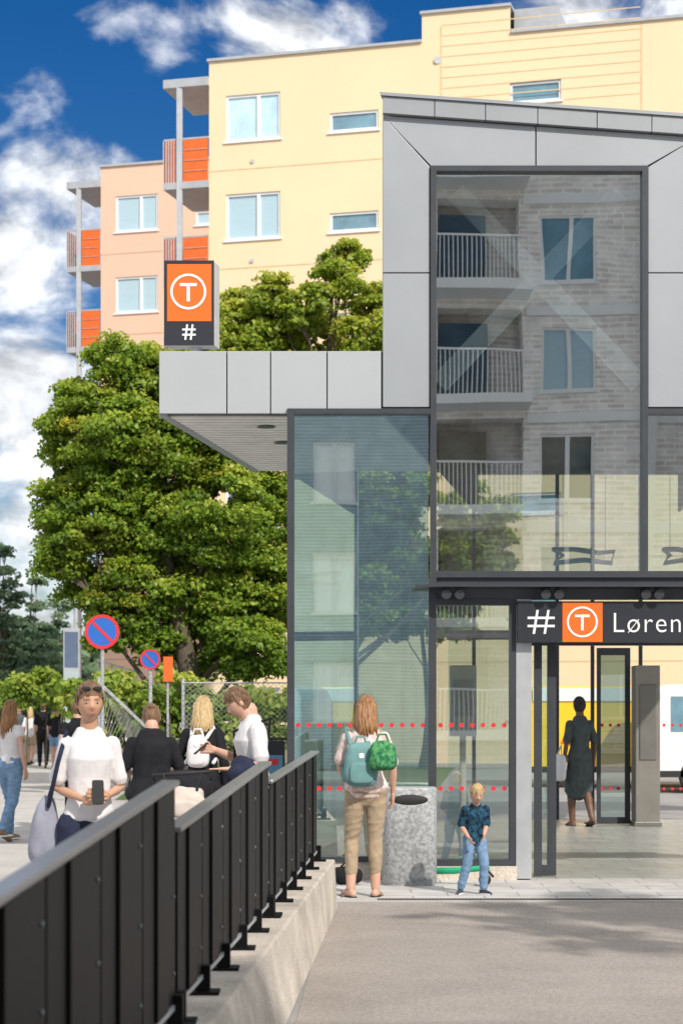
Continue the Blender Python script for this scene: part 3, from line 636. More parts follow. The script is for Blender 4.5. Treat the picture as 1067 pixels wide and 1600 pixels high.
m=MB(); q=W(262,1065,93.); m.box(q.x-.07,q.x+.09,q.y,q.y+.03,q.z,q.z+.42); m.tube([(q.x,q.y+.05,0),(q.x,q.y+.05,q.z+.4)],.02,8,1)
single(m,'notice_board',[orange,galv],'small upright orange notice board on a post','sign')
q=W(119,930,60.); t=thing('street_lamp','slim grey street lamp pole','street lamp',(q.x,q.y,0)); m=MB(); m.tube([(q.x,q.y,0),(q.x,q.y,q.z+1.2)],[.07,.05],10); fin(m,'pole',greytrim,t)
m=MB(); m.sup((q.x-.25,q.y,q.z+1.2),(.32,.1,.06),.7); fin(m,'lamp_head',greytrim,t,True)
q=W(112,1100,62.); m=MB(); m.box(q.x-.2,q.x+.2,q.y,q.y+.2,0,3.6); m.box(q.x-.17,q.x+.17,q.y-.006,q.y-.002,2.6,3.5,1); m.box(q.x-.17,q.x+.17,q.y-.006,q.y-.002,.6,2.5,2)
single(m,'information_pylon',[greytrim,M('pylon_blue_mat',(.1,.14,.22),.4),M('pylon_glass_mat',(.4,.48,.5),.3)],'tall grey-blue information pylon beside the street','pylon')
m=MB(); q=W(185,1050,78.)
for i in range(12): m.bar((q.x-.4+i*.07,q.y,0.0),(q.x-.4+i*.07,q.y,2.55-.02*i),.02,.02)
m.bar((q.x-.42,q.y,2.55),(q.x+.4,q.y,2.3),.04,.04);m.bar((q.x-.42,q.y,1.4),(q.x+.4,q.y,1.4),.04,.04)
single(m,'stair_railing',[white],'pale metal railing with upright bars','railing')
# ---------------- van
def van(label,x0,y,L,body,win=True):
    t=thing('parked_van',label,'van',(x0+L/2,y,0)); H=2.0
    prof=[(0,.35),(0,1.75),(.08,1.95),(.3,2.02),(L-1.5,2.02),(L-1.15,1.9),(L-.75,1.25),(L-.1,1.0),(L,.8),(L,.35)]
    m=MB(); m.prism([(x0+a,z) for a,z in prof],y,y+1.85); fin(m,'body',body,t,bev=.06)
    m=MB(); m.prism([(x0+L-2.3,1.15),(x0+L-1.0,1.15),(x0+L-1.3,1.8),(x0+L-2.3,1.8)],y-.012,y-.002); fin(m,'window',pane1,t)
    if win: m=MB(); m.prism([(x0+.35,1.15),(x0+1.2,1.15),(x0+1.2,1.8),(x0+.35,1.8)],y-.012,y-.002); fin(m,'window',pane1,t)
    for wx in (.85,L-.95):
        m=MB(); m.disc((x0+wx,y-.02,.33),.33,.22,24); wh=fin(m,'wheel',rub,t); m=MB(); m.disc((x0+wx,y-.03,.33),.19,.02,16); fin(m,'rim',steel,wh)
    m=MB(); m.box(x0+.05,x0+L-.05,y-.02,y+.02,.3,.42); fin(m,'sill_trim',rub,t)
    m=MB(); m.box(x0+L-2.4,x0+L-2.38,y-.006,y-.003,.5,1.95); m.box(x0+L-3.7,x0+L-3.68,y-.006,y-.003,.5,1.95); m.box(x0+L-2.3,x0+L-2.1,y-.03,y-.003,1.03,1.07);fin(m,'door_seam',rub,t)
    return t
wv=M('white_paint_mat',(.75,.75,.74),.25,0,.03); yv=M('yellow_paint_mat',(.88,.55,.03),.25,0,.05)
van('white delivery van parked behind the station',5.75,35.6,4.9,wv)
t=van('yellow delivery van with orange graphic parked behind the station',3.7,38.2,4.7,yv,False)
m=MB(); m.prism([(4.35,.9),(4.6,1.35),(4.95,1.25),(4.75,.8)],38.178,38.184); m.box(3.8,6.2,38.17,38.176,1.72,1.98,1);fin(m,'graphic',[orange,wv],t)
# ---------------- people
def person(label,loc,face,h,fem=True,pose={},top=None,bottom=None,shoe=None,hair=None,skin=skinm,head=(0,0),hs=1.,vox=.006,lean=0.,wide=1.,facefeat=False,skirt=None,thin=1.):
    t=thing('person',label,'person',loc,rot=math.radians(face)); k=h/1.75
    J=dict(LS=(.172,0,1.4),RS=(-.172,0,1.4),LE=(.215,.03,1.13),RE=(-.215,.03,1.13),LW=(.22,-.03,.89),RW=(-.22,-.03,.89),LD=(0,-.25,-1),RD=(0,-.25,-1),
      LH=(.09,0,.92),RH=(-.09,0,.92),LK=(.1,-.01,.5),RK=(-.1,-.01,.5),LA=(.105,.03,.085),RA=(-.105,.03,.085),LT=(.03,-1,0),RT=(-.03,-1,0),curl=.35)
    J.update(pose)
    sw=.88 if fem else 1.03
    def up(p):
        p=V(p)
        if p.z>.95: p.y-=lean*(p.z-.95)
        return p
    def K(p): return V(p)*k
    for a in ('LS','RS'): J[a]=(J[a][0]*sw*wide,J[a][1],J[a][2]); J[a]=tuple(up(J[a]))
    tor=[(.86,.11,.09,0),(.92,.162 if fem else .15,.112,.01),(.99,.155 if fem else .148,.105,.005),(1.09,.118 if fem else .138,.086,0),(1.2,.126 if fem else .15,.093,-.005),(1.31,.142 if fem else .168,.112 if fem else .112,-.012),(1.39,.142*sw,.092,0),(1.44,.105,.068,.005),(1.475,.062,.055,.005),(1.56,.052,.055,-.005)]
    def torso(m,z0,z1,ex,seg=20,flare=0):
        pts=[];el=[]
        zs=[z0]+[r[0] for r in tor if z0+.02<r[0]<z1-.01]+[z1]
        for z in zs:
            for i in range(len(tor)-1):
                if tor[i][0]<=z<=tor[i+1][0]: break
            f=(z-tor[i][0])/(tor[i+1][0]-tor[i][0]); r=[tor[i][j]+(tor[i+1][j]-tor[i][j])*f for j in range(1,4)]
            fl=flare*max(0,1.2-z)
            p=up((0,r[2],z)); pts.append(K(p)); el.append(((r[0]*wide+ex+fl)*k,(r[1]*wide+ex+fl)*k))
        m.tube(pts,[0]*len(pts),seg,0,el)
    af=(.82 if fem else 1.0)*(1.1 if hs>1.2 else 1)*thin; lt=thin
    def limb(m,a,b,c,ra,rb,rc,ex,f=1.,ex2=None):
        a,b,c=V(a),V(b),V(c)
        pts=[a,a.lerp(b,.4),b]; rr=[ra,ra*.92,rb]
        if f>.5: 
            g=(f-.5)*2; pts+=[b.lerp(c,.3*min(1,g/.3)),] ; rr+=[rb*1.03]
            if g>.35: pts.append(b.lerp(c,g)); rr.append(rb+(rc-rb)*g)
        else: g=f*2; pts=[a,a.lerp(b,g*.5),a.lerp(b,g)]; rr=[ra,ra*.97,ra*.9+(ex2 or 0)]
        m.tube([K(p) for p in pts],[(r+ex)*k for r in rr],12)
    m=MB(); torso(m,.86,1.56,0)
    HC=up((0,-.02,1.635)); NB=up((0,.0,1.5))
    Rm=Matrix.Rotation(math.radians(head[0]),3,'Z')@Matrix.Rotation(math.radians(head[1]),3,'X')
    hp=lambda p: K(NB)+(Rm@((V(p)*hs+ (HC-NB)*1.0+V((0,0,(hs-1)*.1)))*k))
    def hf(d):
        x,y,z=d; u=z/.118
        if u<0: 
            x*=1-.3*abs(u)**1.6; y*=1-.12*abs(u)**2
            if y>0: y*=1-.3*abs(u)
        if y<0:
            y-=.021*math.exp(-((x/.013)**2+((z+.018)/.02)**2))
            y+=.008*sum(math.exp(-(((x-s_*.031)/.016)**2+((z-.008)/.014)**2)) for s_ in (-1,1))
            y-=.006*math.exp(-((x/.022)**2+((z+.055)/.01)**2)); y-=.006*math.exp(-((x/.02)**2+((z+.092)/.015)**2))
        return V((x,y,z))
    hm=MB(); hm.sup((0,0,0),(.071,.092,.118),1,36,30,fn=hf)
    for s_ in (-1,1): hm.sup((s_*.073,.01,-.005),(.011,.018,.03),1,10,8)
    hm.v=[hp(v) for v in hm.v]; m.add(hm.v,hm.f)
    nr=.045 if fem else .058
    m.tube([K(up((0,.005,1.44))),K(NB).lerp(hp((0,.0,-.03)),.6),hp((0,.01,-.03))],[nr*1.15*k,nr*k,nr*k],12)
    for s_ in 'LR':
        sg_=1 if s_=='L' else -1
        limb(m,J[s_+'S'],J[s_+'E'],J[s_+'W'],.046*af,.038*af,.026*af,0)
        limb(m,J[s_+'H'],J[s_+'K'],J[s_+'A'],.086*lt,.055*lt,.04,0)
        A=V(J[s_+'A']);Kn=V(J[s_+'K']); c=Kn.lerp(A,.32)+V((0,.018,0)); m.tube([K(Kn),K(c),K(Kn.lerp(A,.65)),K(A)],[.05*k*lt,.055*k*lt,.042*k*lt,.034*k],12)
        T=V(J[s_+'T']).normalized(); hz=A+V((0,0,-.045)); m.tube([K(hz-T*.045),K(hz+T*.06+V((0,0,-.002))),K(hz+T*.155+V((0,0,-.012)))],[.034*k,.036*k,.024*k],10)
        w=V(J[s_+'W']); D=V(J[s_+'D']).normalized(); side=V(J.get(s_+'N',(0,-1,0))); side=(side-D*side.dot(D)).normalized()
        nrm=D.cross(side)*(1)
        if nrm.dot(V((-sg_,0,0)))<0: nrm=-nrm
        if s_+'P' in J: nrm=V(J[s_+'P']); nrm=(nrm-D*nrm.dot(D)-side*nrm.dot(side)).normalized()
        hz_=.92 if fem else 1.05
        for o_ in (-.022,0,.022): m.tube([K(w+side*o_*.5),K(w+D*.05*hz_+side*o_),K(w+D*.085*hz_+side*o_)],[.019*k,.016*k,.013*k],8)
        cu=J['curl']
        for fi,(o_,L_) in enumerate(((.031,.068),(.0105,.078),(-.0105,.072),(-.031,.056))):
            b0=w+D*.08*hz_+side*o_; L_*=hz_; d1=(D+nrm*cu*.8).normalized(); d2=(D*(1-cu)+nrm*cu*1.8).normalized()
            b1=b0+d1*L_*.5; m.tube([K(b0),K(b1),K(b1+d2*L_*.5)],[.0095*k,.0085*k,.0075*k],8)
        b0=w+D*.03+side*.026; d1=(D*.75+side*.7+nrm*.3).normalized(); m.tube([K(b0),K(b0+d1*.035),K(b0+d1*.035+(D+nrm*.4).normalized()*.028)],[.0125*k,.011*k,.009*k],8)
    obj('body',remesh(m,vox,2),skin,t,True)
    v2=max(vox*1.3,.006)
    if top:
        mat,hem,sl,ex=top[:4]; m=MB(); torso(m,hem,1.45,max(ex,.012),24,top[4] if len(top)>4 else 0)
        for s_ in 'LR': limb(m,V(J[s_+'S'])+V((0,0,.001)),J[s_+'E'],J[s_+'W'],.046*af,.038*af,.028*af,.012/ (k**.5)+ex*.15,sl,.008)
        obj('shirt',remesh(m,v2,2,.0045*min(1,k)),mat,t,True)
    if skirt:
        mat,z0,z1,r0,r1=skirt; m=MB(); zs=[z0+(z1-z0)*i/5 for i in range(6)]
        lk=(V(J['LK'])+V(J['RK']))/2
        m.tube([K(up((lk.x*(1-i/5)*.8,lk.y*(1-i/5)*.8,z))) for i,z in enumerate(zs)],[0]*6,28,0,[((r0+(r1-r0)*i/5)*k,(r0+(r1-r0)*i/5)*.72*k) for i in range(6)])
        obj('skirt',remesh(m,v2,2,.012,(14,14,1.5)),mat,t,True)
    if bottom:
        mat,f,ex=bottom; m=MB(); torso(m,.87,1.02,ex*.5+.006,24)
        for s_ in 'LR':
            H,Kn,A=V(J[s_+'H']),V(J[s_+'K']),V(J[s_+'A'])
            if f>.5:
                g=(f-.5)*2; E=Kn.lerp(A,g); c=Kn.lerp(A,.35*g)+V((0,.014,0))
                m.tube([K(H),K(H.lerp(Kn,.5)),K(Kn),K(c),K(E)],[(.086*lt+ex)*k,(.075*lt+ex)*k,(.056*lt+ex)*k,(.055*lt+ex)*k,(.041+ex*1.1)*k],14)
            else: E=H.lerp(Kn,f*2); m.tube([K(H),K(H.lerp(E,.5)),K(E)],[(.09+ex)*k,(.087+ex)*k,(.085+ex*1.2)*k],14)
        obj('trousers' if f>.5 else 'shorts',remesh(m,v2,2,.006,(7,7,16)),mat,t,True)
    if shoe:
        mat,kind=shoe
        for s_ in 'LR':
            A=V(J[s_+'A']); T=V(J[s_+'T']).normalized(); hz=A+V((0,0,-.05)); m=MB(); sd=T.cross(V((0,0,1)))
            if kind=='sneaker':
                m.tube([K(hz-T*.05),K(hz+T*.05),K(hz+T*.15+V((0,0,-.01))),K(hz+T*.19+V((0,0,-.014)))],[.043*k,.042*k,.034*k,.022*k],12)
                m.tube([K(A),K(hz)],[.043*k,.043*k],12)
            else:
                m.tube([K(hz+T*.06+sd*.04+V((0,0,-.02))),K(hz+T*.06+V((0,0,.036))),K(hz+T*.06-sd*.04+V((0,0,-.02)))],[.018*k]*3,8)
                m.tube([K(hz+T*.1+sd*.04+V((0,0,-.025))),K(hz+T*.1+V((0,0,.026))),K(hz+T*.1-sd*.04+V((0,0,-.025)))],[.016*k]*3,8)
            c=hz+T*.06; e=MB(); e.sup((0,0,0),(.047*k,.14*k,.014*k),.7,20,8); ang=math.atan2(T.x,-T.y)
            e.xf(Matrix.Translation(K((c.x,c.y,hz.z-.026)))@Matrix.Rotation(ang,4,'Z')); m.add(e.v,e.f,1)
            fin(m,'shoe',[mat,rub if kind!='sneaker' else signwh],t,True,world=False)
    if hair:
        kind,mat,L_=hair; m=MB(); rs=random.Random(3)
        c=MB(); c.sup((0,.006,.006),(.08,.099,.123),1,34,26,fn=lambda d:V((d.x*(1-.12*max(0,-d.z/.12)),d.y*(1-.15*max(0,-d.z/.12)),d.z)))
        keep=[]
        for f_ in c.f:
            ct=sum((c.v[i] for i in f_),V((0,0,0)))/len(f_); zz=ct.z/.124; yy=ct.y/.1
            if yy<-.15 and zz<.42-(.0 if abs(ct.x)<.05 else .15): continue
            if zz<-.62 or (zz<-.1 and yy<.12): continue
            keep.append(f_)
        for v in c.v:
            n_=noise.noise(v*28); v*=1+.05*n_
        c.v=[hp(v) for v in c.v]; m.add(c.v,keep)
        def strand(p0,p1,p2,r): m.tube([p0,p1,p2],[r*k,r*.9*k,r*.35*k],6)
        def sp(z,a): rr=math.sqrt(max(0,1-z*z)); return V((math.sin(a)*rr*.081,math.cos(a)*rr*.1+.006,z*.125+.006))
        for i in range(90):
            a=rs.uniform(-2.9,2.9); z=rs.uniform(.3,1)
            z2=z-rs.uniform(.4,.8)
            if abs(a)>1.9: z2=max(z2,.5)
            strand(hp(sp(z,a)),hp(sp((z+z2)/2,a)*1.015),hp(sp(z2,a)*1.0),.005)
        if kind=='long':
            for i in range(150):
                a=rs.uniform(-1.9,1.9); r_=rs.uniform(.86,1.05); x=math.sin(a)*.08*r_; y=math.cos(a)*.093*r_+.01
                p0=hp((x,y,rs.uniform(-.01,.05))); p1=hp((x*1.12,y*1.1+.006,-.09)); l=L_*rs.uniform(.75,1.08)
                p2=K(V((x*1.08+rs.uniform(-.014,.014),max(y*1.1,-.02)+.02+rs.uniform(-.01,.01),0)))+V((0,K(HC).y,p1.z-(l-.1)*k)); 
                m.tube([p0,p1,p1.lerp(p2,.5)+V((x*.12,y*.1,0))*k,p2],[.011*k,.011*k,.01*k,.003*k],6)
        if kind in('bun','pony'):
            q=(0,.085,.07 if kind=='bun' else .03)
            b2=MB(); b2.sup(q,(.036,.036,.034),1,14,10); b2.v=[hp(v+V((1,1,1))*.004*noise.noise(v*60)) for v in b2.v]; m.add(b2.v,b2.f)
        fin(m,'hair',mat,t,True,world=False)
    if facefeat:
        for s_ in (-1,1):
            m=MB(); q=V((s_*.031,-.078,.008)); m.sup(q,(.0115,.008,.0042),1,12,8); m.sup(q+V((0,-.0045,0)),(.005,.005,.0042),1,10,8,1); m.v=[hp(v) for v in m.v]; fin(m,'eye',[eyew,eyed],t,True,world=False)
            m=MB(); m.tube([V((s_*.014,-.087,.026)),V((s_*.031,-.088,.03)),V((s_*.046,-.076,.025))],[.0018]*3,6); m.v=[hp(v) for v in m.v]; fin(m,'eyebrow',hBr,t,True,world=False)
        m=MB(); m.tube([V((-.02,-.086,-.052)),V((0,-.096,-.053)),V((.02,-.086,-.052))],[.002,.0045,.002],8); m.v=[hp(v) for v in m.v]; fin(m,'mouth',lip,t,True,world=False)
    Mw=Matrix.Translation(V(loc))@Matrix.Rotation(math.radians(face),4,'Z')
    return t,Mw,k,hp
def phone(Mw,p,rot):
    m=MB(); m.sup((0,0,0),(.034,.07,.005),.25,20,8,rot=Matrix.Rotation(rot,3,'X')); m.xf(Matrix.Translation(V(p))); m.xf(Mw)
    single(m,'mobile_phone',[rub],'black mobile phone held in the hands','phone',smooth=False)
def backpack(Mw,c,r,mat,label,rotz=0,k=1,str_=True):
    q=Mw@V(c); t=thing('backpack',label,'backpack',tuple(q)); Rr=Matrix.Rotation(rotz,3,'Z')
    wob=lambda d:V((d.x*(1-.25*d.z/r[2]*.5),d.y*(1-.12*d.z/r[2]),d.z))*(1+.05*noise.noise(d*14))
    m=MB(); m.sup(c,r,.65,32,20,rot=Rr,fn=wob); m.xf(Mw); fin(m,'bag_body',mat,t,True)
    m=MB(); pc=V(c)+Rr@V((0,r[1]*.9,-r[2]*.35)); m.sup(pc,(r[0]*.72,r[1]*.35,r[2]*.48),.5,20,12,rot=Rr); m.xf(Mw); fin(m,'pocket',mat,t,True)
    m=MB(); pc=V(c)+Rr@V((0,r[1]*.98,r[2]*.42)); m.sup(pc,(.022,.006,.022),.5,12,8,rot=Rr); m.xf(Mw); fin(m,'badge',signwh if str_ else mat,t)
    m=MB(); z=c[2]+r[2]; m.tube([V((-.05,c[1],z-.01)),V((-.03,c[1],z+.05)),V((.03,c[1],z+.05)),V((.05,c[1],z-.01))],.01,8)
    if c[0]!=0: m.xf(Matrix.Translation((c[0],0,0)))
    m.xf(Mw); fin(m,'handle',mat,t,True)
    if str_:
        for s_ in (-1,1):
            m=MB(); m.tube([V((s_*.07+c[0],c[1]-r[1]*.6,c[2]+r[2]*.8)),V((s_*.1+c[0],.0,1.455*k)),V((s_*.11+c[0],-.115*k,1.36*k)),V((s_*.13+c[0],-.1*k,1.2*k)),V((s_*.13+c[0],c[1]-r[1]*.8,c[2]-r[2]*.7))],.018,8)
            m.xf(Mw); fin(m,'strap',mat,t,True)
# 1 woman white tee
l=(-1.457,11.1,0)
_,Mw,k,hp=person('woman in white t-shirt and navy shorts typing on her phone',l,16,1.74,True,dict(LE=(.19,.03,1.14),RE=(-.19,.04,1.14),LW=(.07,-.2,1.1),RW=(-.05,-.2,1.08),LD=(-.7,-.6,.1),RD=(.7,-.7,.15),LN=(0,0,1),RN=(0,0,1),LP=(-.5,-.3,0),RP=(.5,-.3,0),curl=.55,LK=(.1,-.14,.52),LA=(.1,-.02,.1),RA=(-.1,.12,.1)),
 (cW,.97,.4,.012,.04),(cN,.22,.01),(shoeb,'sneaker'),('bun',hBr,.2),skin2,(0,4),facefeat=True,vox=.005,wide=.88,thin=.86)
m=MB(); 
for s_ in (-1,1): 
    q=MB(); q.sup((s_*.033,-.078,.09),(.024,.006,.012),.6,14,8); q.v=[hp(v) for v in q.v]; m.add(q.v,q.f)
q=MB(); q.tube([V((-.06,-.06,.09)),V((0,-.088,.092)),V((.06,-.06,.09))],.0025,6); q.v=[hp(v) for v in q.v]; m.add(q.v,q.f)
m.xf(Mw); single(m,'sunglasses',[rub],'dark sunglasses pushed up on the hair','sunglasses',smooth=True)
phone(Mw,(.01,-.27,1.12),1.45)
bg=thing('tote_bag','slouchy grey-lilac tote bag hanging from the shoulder','bag',tuple(Mw@V((-.3,.08,.95))))
m=MB(); m.sup((-.23,.1,.88),(.09,.07,.2),.75,26,18,fn=lambda d:V((d.x*(1-d.z*1.8),d.y*(1-d.z*1.),d.z))*(1+.2*noise.noise(V((d.x*16,d.y*16,d.z*7))))); m=m.xf(Mw); fin(m,'bag_body',cL,bg,True)
m=MB(); m.tube([V((-.23,.03,1.03)),V((-.19,-.075,1.28)),V((-.13,.0,1.458)),V((-.15,.095,1.3)),V((-.23,.1,1.03))],.013,8); m.xf(Mw); fin(m,'strap',cN,bg,True)
# 2 woman in black
_,Mw,k,hp=person('woman in black t-shirt and skirt standing with her back turned',(-1.56,15.8,0),188,1.64,True,dict(LE=(.25,-.02,1.15),RE=(-.25,-.02,1.15),LW=(.14,-.22,1.12),RW=(-.14,-.22,1.12),LD=(-.4,-1,0),RD=(.4,-1,0)),(cK,.93,.42,.028,.1),None,(rub,'sneaker'),('bun',hBr,.2),skinm,(0,25),skirt=(cK,.45,1.0,.26,.16),wide=1.1)
# 3 woman with white backpack
_,Mw,k,hp=person('blond woman in black jacket wearing a white backpack',(-1.27,17.6,0),170,1.7,True,dict(LW=(.15,-.2,1.12),LE=(.24,.0,1.15),LD=(-.3,-1,0)),(cK,.9,.95,.018),(cK,.97,.012),(rub,'sneaker'),('long',hBl,.27),skinm,(10,10))
backpack(Mw,(0,.18,1.2),(.1,.07,.15),cW,'small white backpack worn on the back',k=k)
# 4 man
_,Mw,k,hp=person('man in white t-shirt looking down at his phone',(-.68,15.,0),-74,1.79,False,dict(RE=(-.2,-.05,1.15),RW=(-.07,-.3,1.24),RD=(.2,-1,.1),RN=(0,0,1),RP=(1,0,0),LE=(.24,.0,1.14),LW=(.17,-.22,1.1),LD=(0,-1,0),curl=.6),(cW,.9,.42,.018,.03),(cK,.97,.012),(rub,'sneaker'),('short',hBr,.1),skinm,(-4,34),facefeat=True,vox=.0055,lean=.05)
phone(Mw,(-.02,-.42,1.28),.7)
j=MB(); j.sup((.19,-.12,.98),(.1,.14,.24),.75,26,20,fn=lambda d:V((d.x*(1+.5*noise.noise(d*11)),d.y*(1+.4*noise.noise(d*9+V((4,0,0)))),d.z*(1+.15*noise.noise(d*8)))))
j.xf(Mw); single(j,'backpack',[cN],'dark navy bag held at the side of his body','bag',smooth=True)
m=MB(); m.tube([V((.1,.1,1.48))*k,V((.0,-.16,1.38))*k,V((-.13,-.12,1.15))*k,V((-.17,.0,.98))*k],.01,8); m.tube([V((.1,.1,1.48))*k,V((0,.11,1.3))*k,V((-.17,.0,.98))*k],.01,8); m.sup((-.19,.0,.93),(.05,.12,.12),.6,16,10); m.xf(Mw); single(m,'shoulder_bag',[cK],'small black bag on a shoulder strap','bag',smooth=True)
# 5 stroller
sl=thing('stroller','baby stroller with dark handlebar and pale beige storage bag','stroller',(-1.16,14.2,0))
c=V((-1.16,14.2,0)); m=MB()
m.tube([c+V((-.2,-.1,1.03)),c+V((-.22,-.16,1.1)),c+V((.22,-.16,1.13)),c+V((.2,-.1,1.05))],.016,8)
for s_ in (-1,1):
    m.tube([c+V((s_*.2,-.12,1.05)),c+V((s_*.24,.45,.2))],.012,8); m.tube([c+V((s_*.24,.35,.95)),c+V((s_*.26,-.2,.15))],.012,8)
m.tube([c+V((-.26,-.2,.15)),c+V((.26,-.2,.15))],.012,8);m.tube([c+V((-.24,.45,.2)),c+V((.24,.45,.2))],.012,8)
fin(m,'handlebar',rub,sl,True)
m=MB(); m.sup(c+V((.02,-.14,.84)),(.17,.09,.17),.62,30,20,fn=lambda d:V((d.x*(1-d.z*.8),d.y*(1-d.z*1.),d.z))*(1+.16*noise.noise(d*14))); fin(m,'storage_bag',cB,sl,True)
m=MB(); m.sup(c+V((.02,-.225,.86)),(.1,.025,.06),.6,20,10); fin(m,'pocket',cB,sl,True)
for s_ in (-1,1): m=MB(); m.tube([c+V((s_*.1,-.16,.98)),c+V((s_*.14,-.17,1.11))],.01,6); fin(m,'strap',rub,sl,True)
m=MB(); m.sup(c+V((0,.3,.72)),(.2,.28,.18),.6,24,14); fin(m,'seat',cK,sl,True)
m=MB(); m.sup(c+V((-.02,.3,.93)),(.23,.24,.2),.9,26,14,fn=lambda d:V((d.x,d.y,max(d.z,-.02)))); fin(m,'hood',cK,sl,True)
for s_ in (-1,1):
    for yy in (-.2,.45):
        m=MB(); R_=.14; cc=c+V((s_*.28,yy,R_)); m.tube([cc+V((0,math.cos(a)*(R_-.02),math.sin(a)*(R_-.02))) for a in [i*math.pi/8 for i in range(17)]],.02,7); m.tube([cc+V((-.02,0,0)),cc+V((.02,0,0))],.05,10); fin(m,'wheel',rub,sl,True)
# 6 left edge woman
_,Mw,k,hp=person('woman walking in white tank top and blue jeans',(-3.95,22.9,0),150,1.68,True,dict(LK=(.09,-.12,.5),LA=(.09,-.1,.1),RK=(-.09,.05,.5),RA=(-.09,.25,.16),RT=(0,-1,-.5)),(cW,.98,.12,.012),(cJ,.98,.012),(leath,'sneaker'),('long',hAub,.36),skinm,vox=.007)
m=MB(); m.sup((.26,.05,.92),(.09,.16,.2),.7,18,12); m.tube([V((.26,.0,1.08)),V((.2,-.05,1.4)),V((.2,.06,1.4)),V((.26,.1,1.08))],.012,7); m.xf(Mw); single(m,'tote_bag',[cW],'white tote bag carried on the shoulder','bag',smooth=True)
# 7 far people
G='people walking down the street'
for i,(px,py,s,h,tp,bt_,hr,fc) in enumerate(((48,1195,57,1.6,cW,None,hBl,170),(68,1193,58,1.72,cK,cK,hBr,190),(88,1188,60,1.7,cK,cJ,hBl,175),(104,1170,50,1.7,cN,cK,hBk,180),(30,1180,52,1.65,cG,cK,hBr,10))):
    x=(px-533.5)/s; fem=i%2==0
    t_,Mw,k,hp=person(('woman','man')[i%2]+' walking away in '+('white','black','black','navy','grey')[i]+' top',(x,3000/s,0),fc,h,fem,dict(LK=(.09,-.12,.5),LA=(.09,-.08,.09),RA=(-.09,.16,.13)),(tp,.93,.4,.02),(bt_ or cH,.3 if i in(0,2) else .95,.015),(rub,'sneaker'),('long' if fem else 'short',hr,.25),skinm,vox=.011); t_['group']=G
_,Mw,k,hp=person('person in black vest standing behind the railing',(-3.4,24.8,0),185,1.7,False,{},(cK,.93,.15,.015),(cK,.95,.015),(rub,'sneaker'),('short',hBr,.2),skinm,vox=.009)
# 8 station woman
_,Mw,k,hp=person('woman in floral shirt and rolled khaki trousers facing the glass',(.207,16.15,0),186,1.69,True,dict(LE=(.23,-.05,1.16),LW=(.17,-.2,1.02),LD=(-.2,-1,-.3),RE=(-.235,.03,1.13),RW=(-.24,-.05,.9),LK=(.12,-.05,.5),LA=(.14,.05,.085),RK=(-.08,-.01,.5),RA=(-.08,.02,.085),LT=(.35,-1,0),RT=(-.3,-1,0)),(cF,.96,.42,.016,.05),(cH,.85,.008),(leath,'sandal'),('long',hAub,.25),skinm,(-14,6),vox=.0055,wide=1.05)
backpack(Mw,(-.0+.07,.19,1.12),(.14,.08,.185),cT,'teal canvas backpack worn on the back',k=k)
backpack(Mw,(-.1,.3,1.2),(.12,.06,.125),cE,'small patterned green child backpack hanging from one shoulder',rotz=.3,k=k,str_=False)
# 9 child
_,Mw,k,hp=person('small blond child in dark patterned t-shirt and jeans',(1.13,16.35,0),14,.92,False,dict(LE=(.2,.0,1.13),RE=(-.22,.02,1.13),LW=(.1,-.19,.99),RW=(-.16,-.19,.95),LD=(-.3,-.6,-.7),RD=(.3,-.6,-.8),LK=(.13,-.12,.5),RK=(-.12,.0,.5),LA=(.14,-.04,.1),RA=(-.2,.12,.1),LT=(.4,-1,0),RT=(-.6,-1,0)),(cP,.88,.46,.018,.04),(cJ,.96,.022),(shoeb,'sneaker'),('short',hBl,.1),skinm,(-6,22),hs=1.38,vox=.004,lean=.14,wide=.95,facefeat=True)
# 10 woman inside
_,Mw,k,hp=person('woman in dark grey knee-length dress walking through the hall',(3.16,25.5,0),200,1.73,True,dict(LK=(.08,-.1,.5),LA=(.07,-.08,.085),RK=(-.08,.03,.5),RA=(-.08,.2,.14),RT=(0,-1,-.4)),(cG,.95,.42,.015),None,(rub,'sandal'),('bun',hBk,.1),skin3,skirt=(cG,.5,1.02,.2,.165),vox=.007)
m=MB(); m.sup((.3,.0,.8),(.05,.14,.18),.5,18,12); m.tube([V((.3,-.06,.96)),V((.26,-.03,1.1)),V((.3,.06,.96))],.01,7); m.xf(Mw); single(m,'handbag',[cW],'white handbag hanging from the arm','bag',smooth=True)
# ---------------- bin, scooters, board
bn=thing('litter_bin','wide galvanised steel litter bin with oval opening','litter bin',(.61,17.3,0)); c=V((.61,17.3,0))
m=MB(); n=48; vs=[];fs=[]
prof=[(0,.97),(.03,.97),(.035,1),(.865,1),(.875,.99),(.88,.96)]
for z,rr in prof:
    for i in range(n):
        a=2*math.pi*i/n; x=math.copysign(abs(math.cos(a))**.5,math.cos(a))*.245*rr; y=math.copysign(abs(math.sin(a))**.6,math.sin(a))*.21*rr; vs.append(c+V((x,y,z)))
for j in range(len(prof)-1):
    for i in range(n): i2=(i+1)%n; fs.append((j*n+i,j*n+i2,(j+1)*n+i2,(j+1)*n+i))
fs.append(tuple((len(prof)-1)*n+i for i in range(n))); m.add(vs,fs); fin(m,'bin_body',galv,bn,True)
m=MB(); m.sup(c+V((.0,-.2,.775)),(.16,.025,.052),1,20,10); fin(m,'opening',rub,bn,True)
gr=M('green_paint_mat',(.02,.42,.2),.35)
t=thing('kick_scooter','green child scooter lying on the paving','scooter',(1.0,17.2,0))
m=MB(); m.tube([(.82,17.35,.12),(1.0,17.25,.13),(1.3,17.1,.17)],[.03,.03,.024],10); fin(m,'stem',gr,t,True)
m=MB(); m.disc((1.27,17.03,.07),.055,.03,20); fin(m,'wheel',rub,t)
